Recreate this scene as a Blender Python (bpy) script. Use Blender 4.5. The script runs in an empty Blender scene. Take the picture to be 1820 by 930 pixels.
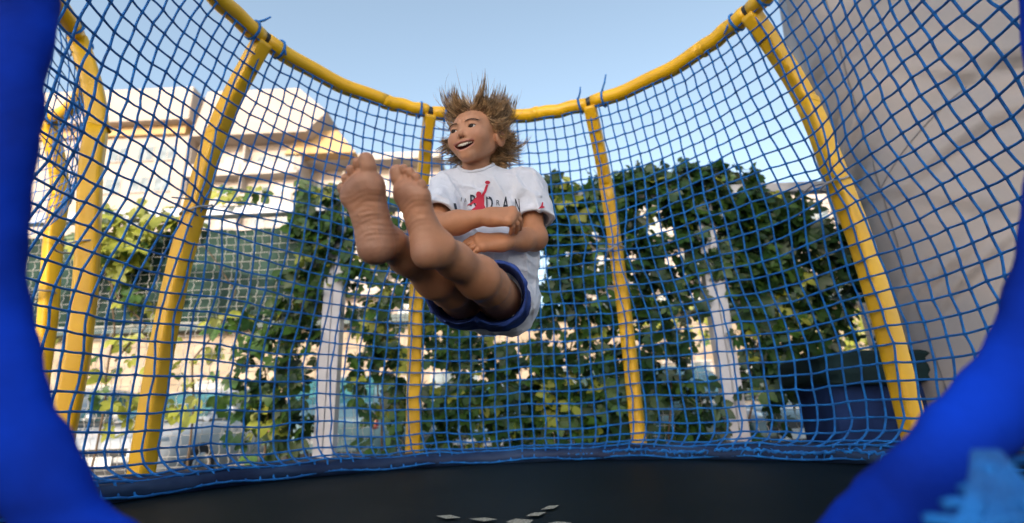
import bpy, bmesh, math, random
import numpy as np
from mathutils import Vector, Matrix
from mathutils.bvhtree import BVHTree

random.seed(7)
RNG = np.random.default_rng(11)
scene = bpy.context.scene
COL = scene.collection

# ------------------------------------------------------------------ camera
MZ = 0.55                                   # height of the jumping mat above the ground
CAM = np.array([0.0, -1.4, MZ + 0.1466])
FPX, PITCH, ROLL = 920.4, 0.3029, 0.0421    # focal length in photograph pixels (1820 wide)
_cp, _sp, _cr, _sr = math.cos(PITCH), math.sin(PITCH), math.cos(ROLL), math.sin(ROLL)
CR = np.array([_cr, _sp * _sr, -_cp * _sr])
CU = np.array([_sr, -_sp * _cr, _cp * _cr])
CF = np.array([0.0, _cp, _sp])
cam_data = bpy.data.cameras.new('camera')
cam = bpy.data.objects.new('camera', cam_data)
COL.objects.link(cam)
cam.matrix_world = Matrix(((CR[0], CU[0], -CF[0], CAM[0]), (CR[1], CU[1], -CF[1], CAM[1]),
                           (CR[2], CU[2], -CF[2], CAM[2]), (0, 0, 0, 1)))
cam_data.sensor_width = 36.0
cam_data.lens = 36.0 * FPX / 1820.0
cam_data.clip_start = 0.02
cam_data.clip_end = 2000.0
cam_data.dof.use_dof = True
cam_data.dof.focus_distance = 1.30
cam_data.dof.aperture_fstop = 2.4
scene.camera = cam

# ------------------------------------------------------------------ sky, sun, exposure
SUN_EL, SUN_AZ = math.radians(21.0), math.radians(13.0)   # behind the camera, a little to its left
SUN_DIR = Vector((-math.sin(SUN_AZ) * math.cos(SUN_EL), -math.cos(SUN_AZ) * math.cos(SUN_EL), math.sin(SUN_EL)))
world = bpy.data.worlds.new('World')
scene.world = world
world.use_nodes = True
wn = world.node_tree
sky = wn.nodes.new('ShaderNodeTexSky')
sky.sky_type = 'NISHITA'
sky.sun_disc = False
sky.sun_elevation = SUN_EL
sky.sun_rotation = math.pi + SUN_AZ
sky.air_density = 1.0
sky.dust_density = 2.0
sky.ozone_density = 1.2
bg = wn.nodes['Background']
bg.inputs['Strength'].default_value = 0.15
hsv = wn.nodes.new('ShaderNodeHueSaturation')          # hazy summer air: the whole sky a little paler
hsv.inputs['Saturation'].default_value = 0.78
hsv.inputs['Hue'].default_value = 0.487
wn.links.new(sky.outputs[0], hsv.inputs['Color'])
wn.links.new(hsv.outputs[0], bg.inputs['Color'])
sun_data = bpy.data.lights.new('sun', 'SUN')
sun_data.energy = 2.0
sun_data.angle = math.radians(0.5)
sun_data.color = (1.0, 0.87, 0.73)
sun = bpy.data.objects.new('sun', sun_data)
COL.objects.link(sun)
sun.rotation_euler = SUN_DIR.to_track_quat('Z', 'Y').to_euler()
scene.view_settings.view_transform = 'Standard'
scene.view_settings.look = 'None'
scene.view_settings.gamma = 1.0
scene.view_settings.use_curve_mapping = False
scene.view_settings.exposure = 1.22
scene.render.engine = 'CYCLES'
scene.cycles.use_denoising = True
scene.cycles.max_bounces = 6
scene.cycles.transparent_max_bounces = 12

# ------------------------------------------------------------------ helpers
def ray(px, py):
    return CF + (px - 910) / FPX * CR + (465 - py) / FPX * CU

def at(px, py, Z):
    return CAM + Z * ray(px, py)

def at_y(px, py, y):
    d = ray(px, py)
    return CAM + d * ((y - CAM[1]) / d[1])

def tag(o, label=None, cat=None, group=None, kind=None):
    if label: o['label'] = label
    if cat: o['category'] = cat
    if group: o['group'] = group
    if kind: o['kind'] = kind
    return o

def empty(name, loc=(0, 0, 0), rz=0.0, parent=None):
    o = bpy.data.objects.new(name, None)
    o.empty_display_size = 0.1
    COL.objects.link(o)
    o.location = loc
    o.rotation_euler = (0, 0, rz)
    if parent: o.parent = parent
    return o

def link(name, me, mat=None, parent=None):
    o = bpy.data.objects.new(name, me)
    if mat is not None and len(me.materials) == 0:
        me.materials.append(mat)
    COL.objects.link(o)
    if parent is not None:
        o.parent = parent
    return o

def np_mesh(name, V, F, smooth=True):
    V = np.asarray(V, dtype=np.float32)
    F = np.asarray(F, dtype=np.int32)
    me = bpy.data.meshes.new(name)
    k = F.shape[1]
    me.vertices.add(len(V)); me.vertices.foreach_set('co', V.ravel())
    me.loops.add(F.size); me.loops.foreach_set('vertex_index', F.ravel())
    me.polygons.add(len(F)); me.polygons.foreach_set('loop_start', np.arange(0, F.size, k, dtype=np.int32))
    me.polygons.foreach_set('use_smooth', np.full(len(F), smooth))
    me.update(calc_edges=True)
    me.validate()
    return me

class MB:
    """collects polygons into one mesh"""
    def __init__(s): s.v = []; s.f = []; s.sm = []
    def add(s, v, f, smooth=False):
        n = len(s.v); s.v += [tuple(map(float, p)) for p in v]
        for q in f: s.f.append(tuple(i + n for i in q)); s.sm.append(smooth)
        return s
    def box(s, x0, x1, y0, y1, z0, z1):
        v = [(x, y, z) for x in (x0, x1) for y in (y0, y1) for z in (z0, z1)]
        return s.add(v, [(0, 1, 3, 2), (4, 6, 7, 5), (0, 4, 5, 1), (2, 3, 7, 6), (0, 2, 6, 4), (1, 5, 7, 3)])
    def prism(s, poly, axis, a, b):
        """poly: 2-D points (counter-clockwise); extruded along axis 0/1/2 from a to b"""
        def P(p, t):
            q = list(p); q.insert(axis, t); return tuple(q)
        n = len(poly)
        v = [P(p, a) for p in poly] + [P(p, b) for p in poly]
        f = [tuple(range(n))[::-1], tuple(range(n, 2 * n))]
        f += [(i, (i + 1) % n, n + (i + 1) % n, n + i) for i in range(n)]
        return s.add(v, f)
    def tube(s, pts, rad, sides=8, closed=False, caps=True, smooth=True):
        v, f = tube_vf(pts, rad, sides, closed, caps)
        return s.add(v, f, smooth)
    def mesh(s, name, bevel=0.0):
        me = bpy.data.meshes.new(name)
        me.from_pydata(s.v, [], s.f)
        me.polygons.foreach_set('use_smooth', s.sm)
        bm = bmesh.new(); bm.from_mesh(me)
        if bevel:
            bmesh.ops.bevel(bm, geom=[e for e in bm.edges if e.is_manifold and e.calc_face_angle(0) > 0.5], offset=bevel, segments=2, affect='EDGES', profile=0.5)
        bmesh.ops.recalc_face_normals(bm, faces=bm.faces)
        bm.to_mesh(me); bm.free()
        return me
    def build(s, name, mat=None, parent=None, bevel=0.0):
        return link(name, s.mesh(name, bevel), mat, parent)

def tube_vf(pts, rad, sides=8, closed=False, caps=True):
    P = np.asarray(pts, float); n = len(P)
    R = np.broadcast_to(np.asarray(rad, float), (n,))
    if closed: T = np.roll(P, -1, 0) - np.roll(P, 1, 0)
    else: T = np.gradient(P, axis=0)
    T /= np.linalg.norm(T, axis=1)[:, None] + 1e-12
    a = np.array([0, 0, 1.0]) if abs(T[0][2]) < 0.9 else np.array([1.0, 0, 0])
    N = np.cross(T[0], a); N /= np.linalg.norm(N)
    ang = np.arange(sides) * 2 * math.pi / sides
    V = np.zeros((n, sides, 3))
    for i in range(n):
        N = N - T[i] * (N @ T[i]); N /= np.linalg.norm(N) + 1e-12
        B = np.cross(T[i], N)
        V[i] = P[i] + R[i] * (np.cos(ang)[:, None] * N + np.sin(ang)[:, None] * B)
    f = []
    m = n if closed else n - 1
    for i in range(m):
        j = (i + 1) % n
        for k in range(sides):
            l = (k + 1) % sides
            f.append((i * sides + k, i * sides + l, j * sides + l, j * sides + k))
    if caps and not closed:
        f.append(tuple(range(sides))[::-1]); f.append(tuple((n - 1) * sides + k for k in range(sides)))
    return V.reshape(-1, 3).tolist(), f

def _nodes(m):
    m.use_nodes = True
    return m.node_tree, m.node_tree.nodes['Principled BSDF']

def mat(name, col, rough=0.6, var=0.12, scale=6.0, bump=0.0, bscale=80.0, metal=0.0, spec=0.5,
        hue=None, detail=4.0, coat=0.0, objvar=0.0, stretch=None, sub=0.0, transl=0.0, sheen=0.0):
    """principled material whose colour drifts with noise; hue = second colour to drift towards"""
    m = bpy.data.materials.new(name)
    nt, b = _nodes(m)
    N, L = nt.nodes, nt.links
    tc = N.new('ShaderNodeTexCoord')
    vec = tc.outputs['Object']
    if stretch:
        mp = N.new('ShaderNodeMapping'); mp.inputs['Scale'].default_value = stretch
        L.new(vec, mp.inputs['Vector']); vec = mp.outputs[0]
    nz = N.new('ShaderNodeTexNoise'); nz.inputs['Scale'].default_value = scale; nz.inputs['Detail'].default_value = detail
    L.new(vec, nz.inputs['Vector'])
    rp = N.new('ShaderNodeValToRGB')
    rp.color_ramp.elements[0].position = 0.3; rp.color_ramp.elements[1].position = 0.7
    c0 = tuple(max(0, c * (1 - var)) for c in col); c1 = tuple(min(1, c * (1 + var)) for c in (hue or col))
    rp.color_ramp.elements[0].color = c0 + (1,); rp.color_ramp.elements[1].color = c1 + (1,)
    L.new(nz.outputs['Fac'], rp.inputs['Fac'])
    out = rp.outputs['Color']
    if objvar:
        oi = N.new('ShaderNodeObjectInfo'); hs = N.new('ShaderNodeHueSaturation')
        mr = N.new('ShaderNodeMapRange'); mr.inputs['To Min'].default_value = 1 - objvar; mr.inputs['To Max'].default_value = 1 + objvar
        L.new(oi.outputs['Random'], mr.inputs['Value']); L.new(mr.outputs[0], hs.inputs['Value']); L.new(out, hs.inputs['Color'])
        out = hs.outputs['Color']
    L.new(out, b.inputs['Base Color'])
    b.inputs['Roughness'].default_value = rough
    b.inputs['Metallic'].default_value = metal
    b.inputs['Specular IOR Level'].default_value = spec
    b.inputs['Coat Weight'].default_value = coat
    b.inputs['Sheen Weight'].default_value = sheen
    if sub:
        b.inputs['Subsurface Weight'].default_value = sub
        b.inputs['Subsurface Radius'].default_value = (0.012, 0.005, 0.003)
        b.inputs['Subsurface Scale'].default_value = 1.0
    if bump:
        n2 = N.new('ShaderNodeTexNoise'); n2.inputs['Scale'].default_value = bscale; n2.inputs['Detail'].default_value = 3
        L.new(vec, n2.inputs['Vector'])
        bp = N.new('ShaderNodeBump'); bp.inputs['Strength'].default_value = bump; bp.inputs['Distance'].default_value = 0.01
        L.new(n2.outputs['Fac'], bp.inputs['Height']); L.new(bp.outputs[0], b.inputs['Normal'])
    if transl:
        tr = N.new('ShaderNodeBsdfTranslucent'); mx = N.new('ShaderNodeMixShader'); mx.inputs[0].default_value = transl
        L.new(out, tr.inputs['Color']); L.new(b.outputs[0], mx.inputs[1]); L.new(tr.outputs[0], mx.inputs[2])
        L.new(mx.outputs[0], N['Material Output'].inputs['Surface'])
    return m

def copy_tree(o, parent=None):
    c = o.copy(); COL.objects.link(c); c.parent = parent
    for ch in list(o.children): copy_tree(ch, c)
    return c

def smin(a, b, k):
    h = np.clip(0.5 + 0.5 * (b - a) / k, 0, 1)
    return b + (a - b) * h - k * h * (1 - h)

def smax(a, b, k): return -smin(-a, -b, k)

def rcone(P, a, b, ra, rb):
    a = np.asarray(a, float); b = np.asarray(b, float); ba = b - a
    t = np.clip((P - a) @ ba / max(ba @ ba, 1e-12), 0, 1)
    return np.linalg.norm(P - a - t[:, None] * ba, axis=1) - (ra + (rb - ra) * t)

def ellip(P, c, r, M=None):
    """approximate ellipsoid distance; rows of M are the ellipsoid's axes"""
    q = P - np.asarray(c, float)
    if M is not None: q = q @ np.asarray(M, float).T
    r = np.asarray(r, float)
    k0 = np.linalg.norm(q / r, axis=1); k1 = np.linalg.norm(q / (r * r), axis=1) + 1e-9
    return k0 * (k0 - 1.0) / k1

def mesh_sdf(fn, lo, hi, h, B=8, newton=1):
    lo = np.array(lo, float); n = np.ceil((np.array(hi) - lo) / (h * B)).astype(int)
    g = np.stack(np.meshgrid(*[np.arange(k) for k in n], indexing='ij'), -1).reshape(-1, 3)
    d = fn(lo + (g + 0.5) * h * B)
    g = g[np.abs(d) < h * B * 0.5 * 1.732 * 1.25]
    mo = np.zeros(len(g), np.int64)
    for bit in range(7):
        for ax in range(3): mo |= ((g[:, ax] >> bit) & 1) << (3 * bit + ax)
    g = g[np.argsort(mo)]
    off = np.stack(np.meshgrid(*[np.arange(B + 1)] * 3, indexing='ij'), -1).reshape(-1, 3)
    N = n * B + 3
    co = np.array([(i, j, k) for i in (0, 1) for j in (0, 1) for k in (0, 1)])
    ed = [(a, b) for a in range(8) for b in range(a + 1, 8) if np.abs(co[a] - co[b]).sum() == 1]
    cells, CV = [], []
    for s in range(0, len(g), 48):
        gg = g[s:s + 48]
        P = lo + (gg[:, None, :] * B + off[None]) * h
        v = fn(P.reshape(-1, 3)).reshape(len(gg), B + 1, B + 1, B + 1)
        c8 = np.stack([v[:, i:i + B, j:j + B, k:k + B] for i, j, k in co], -1)
        m = (c8 < 0).any(-1) & (c8 >= 0).any(-1)
        w = np.argwhere(m)
        if len(w):
            cells.append(gg[w[:, 0]] * B + w[:, 1:]); CV.append(c8[m])
    cells = np.concatenate(cells); CV = np.concatenate(CV)
    acc = np.zeros((len(cells), 3)); cnt = np.zeros(len(cells))
    for a, b in ed:
        va, vb = CV[:, a], CV[:, b]; x = (va < 0) != (vb < 0)
        t = np.where(x, va / np.where(x, va - vb, 1), 0)
        acc += np.where(x[:, None], co[a] + (co[b] - co[a]) * t[:, None], 0); cnt += x
    V = lo + (cells + acc / cnt[:, None]) * h
    key = (cells[:, 0] * N[1] + cells[:, 1]) * N[2] + cells[:, 2]
    o = np.argsort(key); sk = key[o]
    def find(c):
        k = (c[:, 0] * N[1] + c[:, 1]) * N[2] + c[:, 2]
        i = np.clip(np.searchsorted(sk, k), 0, len(sk) - 1)
        return np.where(sk[i] == k, o[i], -1)
    F = []
    for ax, (cb, d1, d2) in enumerate(((4, (0, 1, 0), (0, 0, 1)), (2, (0, 0, 1), (1, 0, 0)), (1, (1, 0, 0), (0, 1, 0)))):
        s0 = CV[:, 0] < 0; s1 = CV[:, cb] < 0
        e = np.nonzero(s0 != s1)[0]; c = cells[e]; d1 = np.array(d1); d2 = np.array(d2)
        q = np.stack([e, find(c - d1), find(c - d1 - d2), find(c - d2)], 1)
        flip = ~s0[e]
        q[flip] = q[flip][:, ::-1]
        F.append(q[(q >= 0).all(1)])
    F = np.concatenate(F)
    for _ in range(newton):
        e = 0.0006; d0 = fnc(fn, V)
        G = np.stack([fnc(fn, V + np.eye(3)[i] * e) - d0 for i in range(3)], 1) / e
        g2 = (G * G).sum(1) + 0.05
        st = -(d0 / g2)[:, None] * G
        ln = np.linalg.norm(st, axis=1); st *= np.minimum(1, 0.7 * h / (ln + 1e-9))[:, None]
        V = V + st
    return V, F

def fnc(fn, V):
    r = np.empty(len(V))       # vertices come in block order, so a run of them is compact in space
    for s in range(0, len(V), 5000): r[s:s + 5000] = fn(V[s:s + 5000])
    return r

def wob(P, f, seed=0):
    """cheap smooth 3-D noise in about [-1, 1]"""
    r = np.random.default_rng(seed); o = np.zeros(len(P))
    for _ in range(5):
        k = r.normal(size=3); k *= f / np.linalg.norm(k) * r.uniform(0.7, 1.4)
        o += np.sin(P @ k + r.uniform(0, 6.28))
    return o / 3.2
# ------------------------------------------------------------------ ground
M_ground = mat('concrete_yard', (0.30, 0.28, 0.25), rough=0.9, var=0.25, scale=1.2, bump=0.3, bscale=30, detail=8)
M_asphalt = mat('asphalt', (0.085, 0.083, 0.08), rough=0.92, var=0.3, scale=2.0, bump=0.4, bscale=60, detail=8)
g = MB().add([(-400, -400, 0), (400, -400, 0), (400, 400, 0), (-400, 400, 0)], [(0, 1, 2, 3)]).build('ground', M_asphalt); tag(g, kind='structure')
g = MB().add([(-30, -19, .004), (30, -19, .004), (30, 3.1, .004), (-30, 3.1, .004)], [(0, 1, 2, 3)]).build('yard', M_ground); tag(g, kind='structure')

# ------------------------------------------------------------------ wire fence with vines
FY = 2.55                                   # plane of the fence
M_post = mat('white_painted_post', (0.46, 0.46, 0.49), rough=0.45, var=0.08, scale=4, bump=0.1, bscale=50)
M_wire = mat('galvanised_wire', (0.50, 0.48, 0.45), rough=0.5, var=0.25, scale=40, metal=0.2)
M_rail = mat('grey_top_rail', (0.42, 0.43, 0.46), rough=0.4, var=0.12, scale=6, metal=0.2)
fence = empty('wire_fence', (0, FY, 0))
tag(fence, 'wire mesh fence with white square posts grown over by green vine', 'fence')
px_l = at_y(590, 600, FY)[0]; px_r = at_y(1283, 600, FY)[0]
sp = px_r - px_l
post_x = [px_l - 2 * sp, px_l - sp, px_l, px_r, px_r + sp]
FH = at_y(1415, 336, FY)[2]
for x in post_x:
    m = MB()
    m.box(x - 0.072, x - 0.003, -0.05, 0.05, 0, FH - 0.04); m.box(x + 0.003, x + 0.072, -0.05, 0.05, 0, FH - 0.04)
    m.box(x - 0.004, x + 0.004, -0.035, 0.035, 0.01, FH - 0.05)
    m.build('post', M_post, fence, bevel=0.004)
for i in range(4):
    m = MB(); m.box(post_x[i] + (0.0 if i else -.08), post_x[i + 1] - 0.004, -0.045, 0.045, FH - 0.038, FH + 0.045); m.build('top_rail', M_rail, fence, bevel=0.006)
def wire_panel(x0, x1):
    m = MB(); s = 0.074
    z = 0.12
    while z < FH - 0.05:
        n = max(2, int((x1 - x0) / 0.25)); m.tube([(x0 + (x1 - x0) * t / n, 0.062 + random.uniform(-.002, .002), z + random.uniform(-.002, .002)) for t in range(n + 1)], 0.0024, 4, caps=False); z += s
    x = x0 + 0.03
    while x < x1:
        n = int(FH / 0.0185)   # crimped uprights
        m.tube([(x + (0.0034 if q % 4 in (0, 1) else -0.0034) + random.uniform(-.0012, .0012), 0.058 + (0.005 if q % 4 in (1, 2) else -0.004), 0.08 + q * (FH - 0.13) / n) for q in range(n + 1)], 0.0027, 3, caps=False); x += s
    return tag(m.build('wire_mesh', M_wire, fence), kind='stuff')
for i in range(4): wire_panel(post_x[i] + 0.075, post_x[i + 1] - 0.075)

# green privacy screen tied behind the upper half of the fence, left of the first post
M_screen = mat('green_screen_cloth', (0.009, 0.048, 0.034), rough=0.75, var=0.35, scale=2.5, bump=0.3, bscale=9, hue=(0.028, 0.075, 0.055), transl=0.25)
M_hem = mat('pale_hem', (0.45, 0.46, 0.42), rough=0.8)
def screen(x0, x1, z0, z1, y):
    nx, nz = 70, 16; V, F = [], []
    for i in range(nx + 1):
        for j in range(nz + 1):
            x = x0 + (x1 - x0) * i / nx; z = z0 + (z1 - z0) * j / nz
            V.append((x, 0.020 * math.sin(x * 7 + z * 2) + 0.012 * math.sin(x * 19 - z * 5), z - 0.02 * abs(math.sin(x * 3.3)) * (1 if j in (0,) else 0)))
    for i in range(nx):
        for j in range(nz): F.append((i * (nz + 1) + j, (i + 1) * (nz + 1) + j, (i + 1) * (nz + 1) + j + 1, i * (nz + 1) + j + 1))
    r = MB().add(V, F, True).build('privacy_screen', M_screen)
    r.location = (0, y, 0)
    md = r.modifiers.new('t', 'SOLIDIFY'); md.thickness = 0.004
    h = MB(); h.tube([(V[i * (nz + 1)][0], V[i * (nz + 1)][1], V[i * (nz + 1)][2]) for i in range(nx + 1)], 0.012, 6); h.build('hem', M_hem, r)
    return r
zs = at_y(330, 572, FY + 0.12)[2]
scr = screen(at_y(-60, 480, FY)[0], px_l - 0.1, zs, FH - 0.10, FY + 0.13)
tag(scr, 'dark green privacy screen behind the left part of the wire fence', 'screen')

# vine leaves: palmate, five folded leaflets hanging from one stalk
def leaf_mesh(name, seed, sc):
    r = random.Random(seed); m = MB()
    for k, (ang, ln) in enumerate(((0, 1.0), (48, .9), (-48, .9), (98, .66), (-98, .66))):
        if k > 2 and r.random() < 0.25: continue
        a = math.radians(ang + r.uniform(-10, 10)); ln *= sc * r.uniform(0.9, 1.1); w = ln * r.uniform(0.24, 0.30)
        dx, dz = math.sin(a), -math.cos(a); nx, nz = math.cos(a), math.sin(a)
        bend = r.uniform(-0.25, 0.1); cup = r.uniform(0.10, 0.35)
        def P(t, s): # along, across
            return (dx * t * ln + nx * s * w, bend * (t * t) * ln * -1 * -1 + cup * abs(s) * w * -1, dz * t * ln + nz * s * w)
        prof = ((0.10, 0.0), (0.28, 0.55), (0.52, 1.0), (0.74, 0.78), (0.90, 0.34), (1.0, 0.0))
        v = [P(t, 0) for t, _ in prof] + [P(t, s) for t, s in prof[1:-1]] + [P(t, -s) for t, s in prof[1:-1]]
        f = [(0, 1, 6), (1, 2, 7, 6), (2, 3, 8, 7), (3, 4, 9, 8), (4, 5, 9), (0, 10, 1), (1, 10, 11, 2), (2, 11, 12, 3), (3, 12, 13, 4), (4, 13, 5)]
        m.add(v, f, True)
    m.tube([(0, 0.0, -0.02 * sc), (0, 0.02 * sc, 0.2 * sc), (0, 0.12 * sc, 0.42 * sc)], 0.0016, 3, caps=False)
    me = bpy.data.meshes.new(name); me.from_pydata(m.v, [], m.f); me.polygons.foreach_set('use_smooth', m.sm); me.update()
    return me
M_leaf = [mat('leaf_dark', (0.015, 0.042, 0.014), rough=0.42, var=0.35, scale=9, hue=(0.020, 0.058, 0.012), objvar=0.35, transl=0.22),
          mat('leaf_mid', (0.030, 0.080, 0.015), rough=0.42, var=0.35, scale=9, hue=(0.050, 0.11, 0.016), objvar=0.35, transl=0.28),
          mat('leaf_sunlit', (0.24, 0.29, 0.03), rough=0.45, var=0.3, scale=9, hue=(0.34, 0.35, 0.05), objvar=0.25, transl=0.35)]  # last one yellow: sunlight on the foliage put into the leaf colour
M_stem = mat('vine_stem', (0.13, 0.085, 0.05), rough=0.85, var=0.3, scale=30)
LEAVES = []
for mi in range(3):
    row = []
    for q in range(5):
        me = leaf_mesh('leaf', 100 * mi + q, 0.072 + 0.012 * (q % 3)); me.materials.append(M_leaf[mi]); row.append(me)
    LEAVES.append(row)
LV = [[np.array([v.co for v in me.vertices]) for me in row] for row in LEAVES]
LF = [[[tuple(p.vertices) for p in me.polygons] for me in row] for row in LEAVES]

def rotm(rx, ry, rz):
    return np.array(Matrix.Rotation(rz, 3, 'Z') @ Matrix.Rotation(ry, 3, 'Y') @ Matrix.Rotation(rx, 3, 'X'))

def make_vine(label, blobs, stems, sunlit_share=0.05, dark=0.5, name='climbing_vine', group='vines climbing the wire fence', depth=(-0.10, 0.12), y0=FY, nparts=300, size=1.38, dens=0.50):
    """blobs: (px, py, rx, ry, count) patches of foliage on the plane y0"""
    root = empty(name, (float(at_y(blobs[0][0], 700, y0)[0]), y0, 0))
    tag(root, label, 'vine' if 'vine' in name else 'shrub', group)
    ox = root.location.x
    items = []
    for (cx, cy, rx, ry, n) in blobs:
        for _ in range(int(n * dens * (0.62 if cy > 540 else 0.9))):
            t = random.uniform(0, 6.283); q = math.sqrt(random.random()) * (1 + 0.22 * random.gauss(0, 1))
            p = at_y(cx + rx * q * math.cos(t), cy + ry * q * math.sin(t), y0)
            if p[2] < 0.05: continue
            if 'vine' in name and min(abs(p[0] - q_) for q_ in post_x) < 0.13 and p[2] < CAM[2] + 1.05 and random.random() < 0.88: continue
            p = p + np.array([0, random.uniform(*depth), 0])
            w = random.random()
            mi = 2 if w < sunlit_share else (0 if w < sunlit_share + dark else 1)
            items.append((p - np.array([ox, y0, 0]), mi, random.randrange(5), rotm(random.gauss(-0.35, 0.45), random.gauss(0, 0.55), random.gauss(0, 0.6)), random.uniform(0.7, 1.25) * size))
    random.shuffle(items)
    items.sort(key=lambda it: it[0][1])            # nearest to the yard first
    vis, rest = items[:nparts], items[nparts:]
    for p, mi, k, Rm, s in vis:
        o = bpy.data.objects.new('leaf', LEAVES[mi][k]); COL.objects.link(o); o.parent = root
        o.matrix_local = Matrix(((*(Rm[0] * s), p[0]), (*(Rm[1] * s), p[1]), (*(Rm[2] * s), p[2]), (0, 0, 0, 1)))
    if rest:
        V, F, MI = [], [], []; n0 = 0
        for p, mi, k, Rm, s in rest:
            v = LV[mi][k] @ Rm.T * s + p; V.append(v)
            for fc in LF[mi][k]: F.append(tuple(i + n0 for i in fc)); MI.append(mi)
            n0 += len(v)
        me = bpy.data.meshes.new('leaves'); me.from_pydata(np.concatenate(V).tolist(), [], F)
        for mm in M_leaf: me.materials.append(mm)
        me.polygons.foreach_set('material_index', MI); me.polygons.foreach_set('use_smooth', [True] * len(F)); me.update()
        o = link('leaves', me, None, root); tag(o, kind='stuff')
    m = MB()
    for st in stems:
        K = [at_y(px, py, y0) - np.array([ox, y0, 0]) for px, py in st]
        P = []
        for i in range(len(K) - 1):
            for t in np.linspace(0, 1, 8, endpoint=False):
                q = K[i] + (K[i + 1] - K[i]) * t; P.append(q + np.array([0.018 * math.sin(q[2] * 9 + i), 0.03 + 0.012 * math.sin(q[2] * 13), 0.01 * math.sin(q[0] * 17)]))
        P.append(K[-1])
        m.tube(P, np.linspace(0.009, 0.004, len(P)), 5)
    m.build('stem', M_stem, root)
    return root

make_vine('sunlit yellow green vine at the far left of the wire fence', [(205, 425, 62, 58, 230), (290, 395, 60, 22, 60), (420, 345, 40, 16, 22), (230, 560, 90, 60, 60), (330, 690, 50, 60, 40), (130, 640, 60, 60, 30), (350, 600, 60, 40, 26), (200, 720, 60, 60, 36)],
          [[(150, 900), (190, 640), (205, 430), (290, 395)], [(330, 880), (340, 640), (420, 520), (350, 430)], [(205, 640), (250, 580), (170, 470)]], sunlit_share=0.82, dark=0.0)
make_vine('dense dark green vine bunched left of the left white post', [(575, 395, 55, 55, 260), (610, 430, 40, 70, 220), (575, 345, 45, 20, 90), (480, 640, 62, 110, 330), (545, 560, 44, 90, 170), (500, 760, 70, 50, 150), (440, 700, 40, 90, 70), (550, 480, 40, 50, 60), (400, 560, 50, 30, 20)],
          [[(520, 900), (500, 700), (540, 500), (560, 380)], [(470, 900), (470, 650), (420, 560)]], sunlit_share=0.08, dark=0.25)
make_vine('green vine spreading behind the left white post and under the child', [(665, 560, 60, 80, 230), (680, 690, 50, 100, 170), (700, 470, 50, 60, 110), (620, 660, 24, 60, 30), (800, 660, 50, 100, 230), (870, 720, 55, 80, 240), (940, 740, 55, 70, 230), (840, 620, 50, 40, 110), (760, 760, 60, 50, 150), (770, 560, 40, 60, 90), (690, 400, 60, 40, 90)],
          [[(690, 900), (670, 700), (690, 500), (680, 400)], [(860, 900), (850, 700), (800, 600)], [(930, 900), (950, 700)]], sunlit_share=0.12, dark=0.25)
make_vine('dark green vine in the middle of the fence right of the child', [(990, 385, 60, 52, 360), (985, 345, 50, 22, 130), (1080, 355, 70, 42, 330), (1010, 480, 55, 60, 230), (1060, 560, 60, 60, 220), (1130, 500, 36, 60, 120), (1000, 680, 60, 90, 300), (1070, 720, 50, 70, 200), (1110, 620, 50, 40, 80), (960, 560, 30, 60, 50), (930, 640, 60, 60, 130), (1130, 690, 60, 60, 150), (1060, 780, 70, 30, 110)],
          [[(1000, 900), (1010, 700), (1030, 480), (1000, 380)], [(1090, 900), (1070, 650), (1110, 480), (1080, 350)]], sunlit_share=0.06, dark=0.45)
make_vine('thick dark vine crowning the fence around the right white post', [(1180, 325, 80, 24, 330), (1250, 310, 60, 16, 150), (1330, 318, 34, 18, 40), (1280, 370, 80, 42, 400), (1380, 400, 70, 50, 380), (1330, 470, 60, 60, 340), (1420, 500, 60, 70, 380), (1330, 560, 50, 60, 230), (1480, 560, 50, 50, 140), (1520, 440, 50, 70, 260), (1400, 620, 60, 60, 260), (1200, 520, 50, 60, 130), (1170, 430, 50, 50, 90), (1110, 420, 40, 50, 110), (1250, 460, 40, 60, 110), (1180, 640, 50, 80, 150), (1240, 740, 70, 50, 190), (1350, 700, 60, 70, 140), (1130, 760, 40, 40, 50), (1210, 360, 40, 22, 120), (1600, 520, 40, 120, 260), (1235, 400, 24, 40, 60)],
          [[(1330, 900), (1340, 650), (1400, 480), (1330, 340)], [(1200, 900), (1190, 650), (1230, 500), (1190, 340)], [(1450, 900), (1440, 620), (1500, 440)]], sunlit_share=0.04, dark=0.68)

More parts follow.
